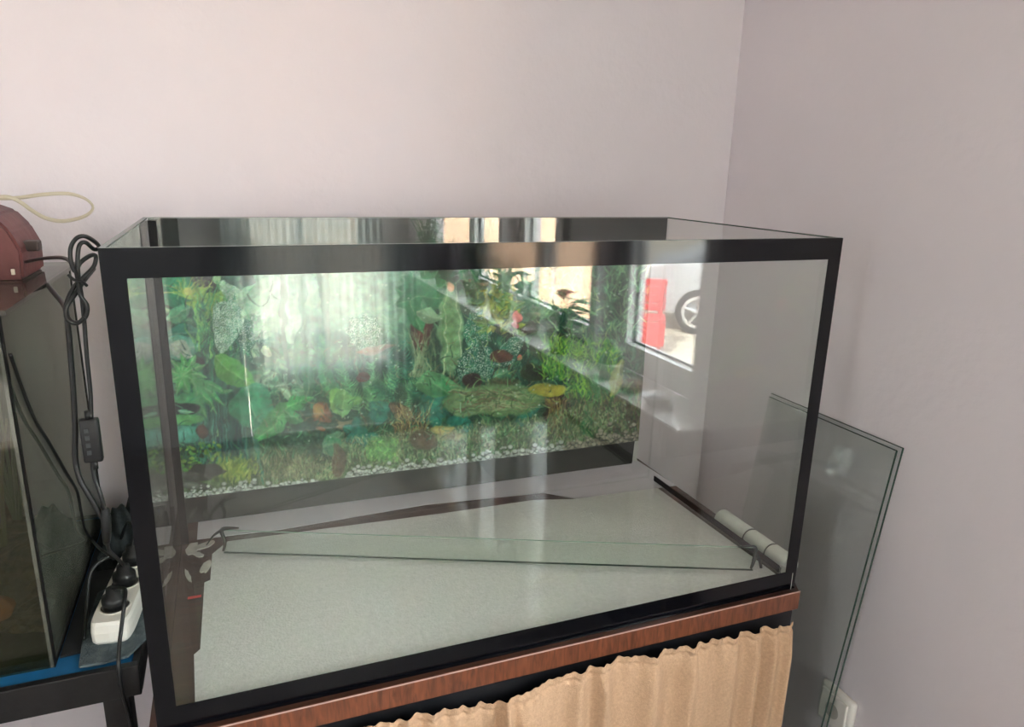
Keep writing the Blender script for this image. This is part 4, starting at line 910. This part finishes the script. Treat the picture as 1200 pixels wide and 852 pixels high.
def pot_plant(x, y, r, h, pm, kind, rgb, label, seed=0, n=40, pl=0.2):
    rg = random.Random(seed); t = thing('potted_plant', label, 'plant', (x, y, LZ))
    lathe('pot', [(0, 0.001), (r*0.72, 0.001), (r*0.98, h*0.82), (r*1.08, h*0.82), (r*1.08, h), (r*0.94, h), (r*0.90, h*0.86), (0, h*0.86)], pm, t, 24, (x, y, LZ))
    lathe('soil', [(0, h*0.88), (r*0.93, h*0.88)], soil, t, 18, (x, y, LZ))
    lm = mat('leaf_%d_%d_%d' % rgb, rgb, 0.5, var=0.25, scale=30)
    z0 = LZ+h*0.88; bm = bmesh.new()
    def leafq(p, d, L, wd, droop):
        d = d.normalized(); s = d.cross(Vector((0, 0, 1)));
        if s.length < 1e-3: s = Vector((1, 0, 0))
        s.normalize(); prev = None
        for k in range(6):
            tt = k/5; c = p+d*L*tt+Vector((0, 0, -droop*tt*tt)); hw_ = wd/2*math.sin(PI*min(max(tt**0.8, 0.02), 0.985))
            a, b = bm.verts.new(c+s*hw_), bm.verts.new(c-s*hw_)
            if prev: bm.faces.new((prev[0], a, b, prev[1]))
            prev = (a, b)
    stems = bmesh.new()
    def clampx(p): return Vector((min(p.x, XW+0.06), p.y, p.z))
    for k in range(n):
        a = rg.uniform(0, 2*PI)
        if kind == 'grass': leafq(Vector((x+rg.uniform(-.5, .5)*r, y+rg.uniform(-.5, .5)*r, z0)), Vector((0.35*math.cos(a), 0.35*math.sin(a), 1)), pl*rg.uniform(0.6, 1), 0.010, pl*0.15)
        elif kind == 'cactus': pass
        else:
            hh = pl*rg.uniform(0.25, 1.0); q = Vector((x+0.5*hh*math.cos(a)*rg.uniform(0.2, 0.8), y+0.5*hh*math.sin(a)*rg.uniform(0.2, 0.8), z0+hh*0.8)); q = clampx(q)
            tube_bm(stems, spline([(x, y, z0-0.004), ((x+q.x)/2, (y+q.y)/2, z0+hh*0.5), tuple(q)], 3), 0.0022, 5)
            leafq(q, Vector((math.cos(a), math.sin(a), rg.uniform(-0.1, 0.6))), rg.uniform(0.05, 0.09), rg.uniform(0.03, 0.055), 0.02)
    if kind == 'cactus':
        for (dx, dy, rr, hh) in ((0, 0, 0.028, pl), (0.03, 0.01, 0.016, pl*0.55), (-0.025, -0.015, 0.016, pl*0.45)):
            n0 = len(bm.verts)
            lathe_bm(bm, [(rr*0.8, 0), (rr, hh*0.3), (rr, hh*0.75), (rr*0.7, hh*0.95), (0, hh)], 16, (x+dx, y+dy, z0))
    if len(stems.verts): link_mesh('stem', stems, mat('stem_green', (70, 104, 54), 0.6), t)
    else: stems.free()
    fo = link_mesh('foliage', bm, lm, t, True)
    if kind == 'flower':
        fm = mat('pink_petal', (222, 104, 112), 0.6)
        for k in range(5):
            a = rg.uniform(0, 2*PI); c = Vector((x+0.05*math.cos(a), y+0.06*math.sin(a), z0+pl*rg.uniform(0.75, 1.0)))
            bm = bmesh.new()
            for j in range(6):
                b = 2*PI*j/6; v1 = c+Vector((0.020*math.cos(b-.4), 0.020*math.sin(b-.4), 0.006)); v2 = c+Vector((0.026*math.cos(b), 0.026*math.sin(b), 0.010)); v3 = c+Vector((0.020*math.cos(b+.4), 0.020*math.sin(b+.4), 0.006))
                bm.faces.new([bm.verts.new(c), bm.verts.new(v1), bm.verts.new(v2), bm.verts.new(v3)])
            link_mesh('flower', bm, fm, t)
    into(t)
pot_plant(1.255, -1.52, 0.046, 0.085, terra, 'flower', (96, 140, 62), 'flowering potted plant with pink blooms on the window shelf', 1, 44, 0.17)
pot_plant(1.268, -1.86, 0.055, 0.10, terra, 'leafy', (60, 116, 66), 'leafy green plant in a terracotta pot beyond the pink blooms', 2, 48, 0.22)
pot_plant(1.270, -2.20, 0.055, 0.11, terra, 'grass', (120, 150, 84), 'grassy plant in a terracotta pot on the window shelf', 3, 60, 0.26)
pot_plant(1.268, -2.55, 0.06, 0.12, terra, 'leafy', (50, 104, 60), 'tall leafy plant in a terracotta pot at the far end of the shelf', 4, 60, 0.34)
pot_plant(1.268, -1.16, 0.038, 0.055, wpot, 'cactus', (92, 120, 84), 'small cactus cluster in a white pot against the window pier', 5, 0, 0.085)
def dish(x, y, r, h, mt, label, fill=None, sx=1.0, sy=1.0):
    t = thing('dish', label, 'dish', (x, y, LZ))
    lathe('bowl', [(0, 0.001), (r*0.62, 0.001), (r*0.95, h), (r*1.05, h), (r*1.0, h*0.88), (r*0.60, h*0.22), (0, h*0.2)], mt, t, 28, (x, y, LZ), sx, sy)
    if fill: lathe('contents', [(0, h*0.62), (r*0.4, h*0.66), (r*0.78, h*0.55)], fill, t, 24, (x, y, LZ), sx, sy)
    into(t)
dish(1.272, -0.865, 0.050, 0.030, mat('clear_white_plastic', (232, 234, 234), 0.2), 'white plastic dish at the near end of the window shelf', mat('grey_fill', (120, 120, 116), 0.8))
dish(1.270, -1.015, 0.048, 0.024, mat('pink_saucer', (196, 172, 160), 0.5), 'pinkish saucer of seeds between white dish and cactus', mat('seed_fill', (128, 104, 88), 0.9))
t = thing('seed_tray', 'white rectangular tray of soil on the window sill', 'tray', (1.345, -1.62, LZ))
boxes('tray_body', [(1.312, 1.378, -1.78, -1.44, LZ+0.0005, LZ+0.004), (1.312, 1.316, -1.78, -1.44, LZ+0.004, LZ+0.045), (1.374, 1.378, -1.78, -1.44, LZ+0.004, LZ+0.045), (1.316, 1.374, -1.78, -1.776, LZ+0.004, LZ+0.045), (1.316, 1.374, -1.444, -1.44, LZ+0.004, LZ+0.045)], wpot, t)
box('tray_soil', 1.3165, 1.3735, -1.7755, -1.4445, LZ+0.0045, LZ+0.034, soil, t)
into(t)
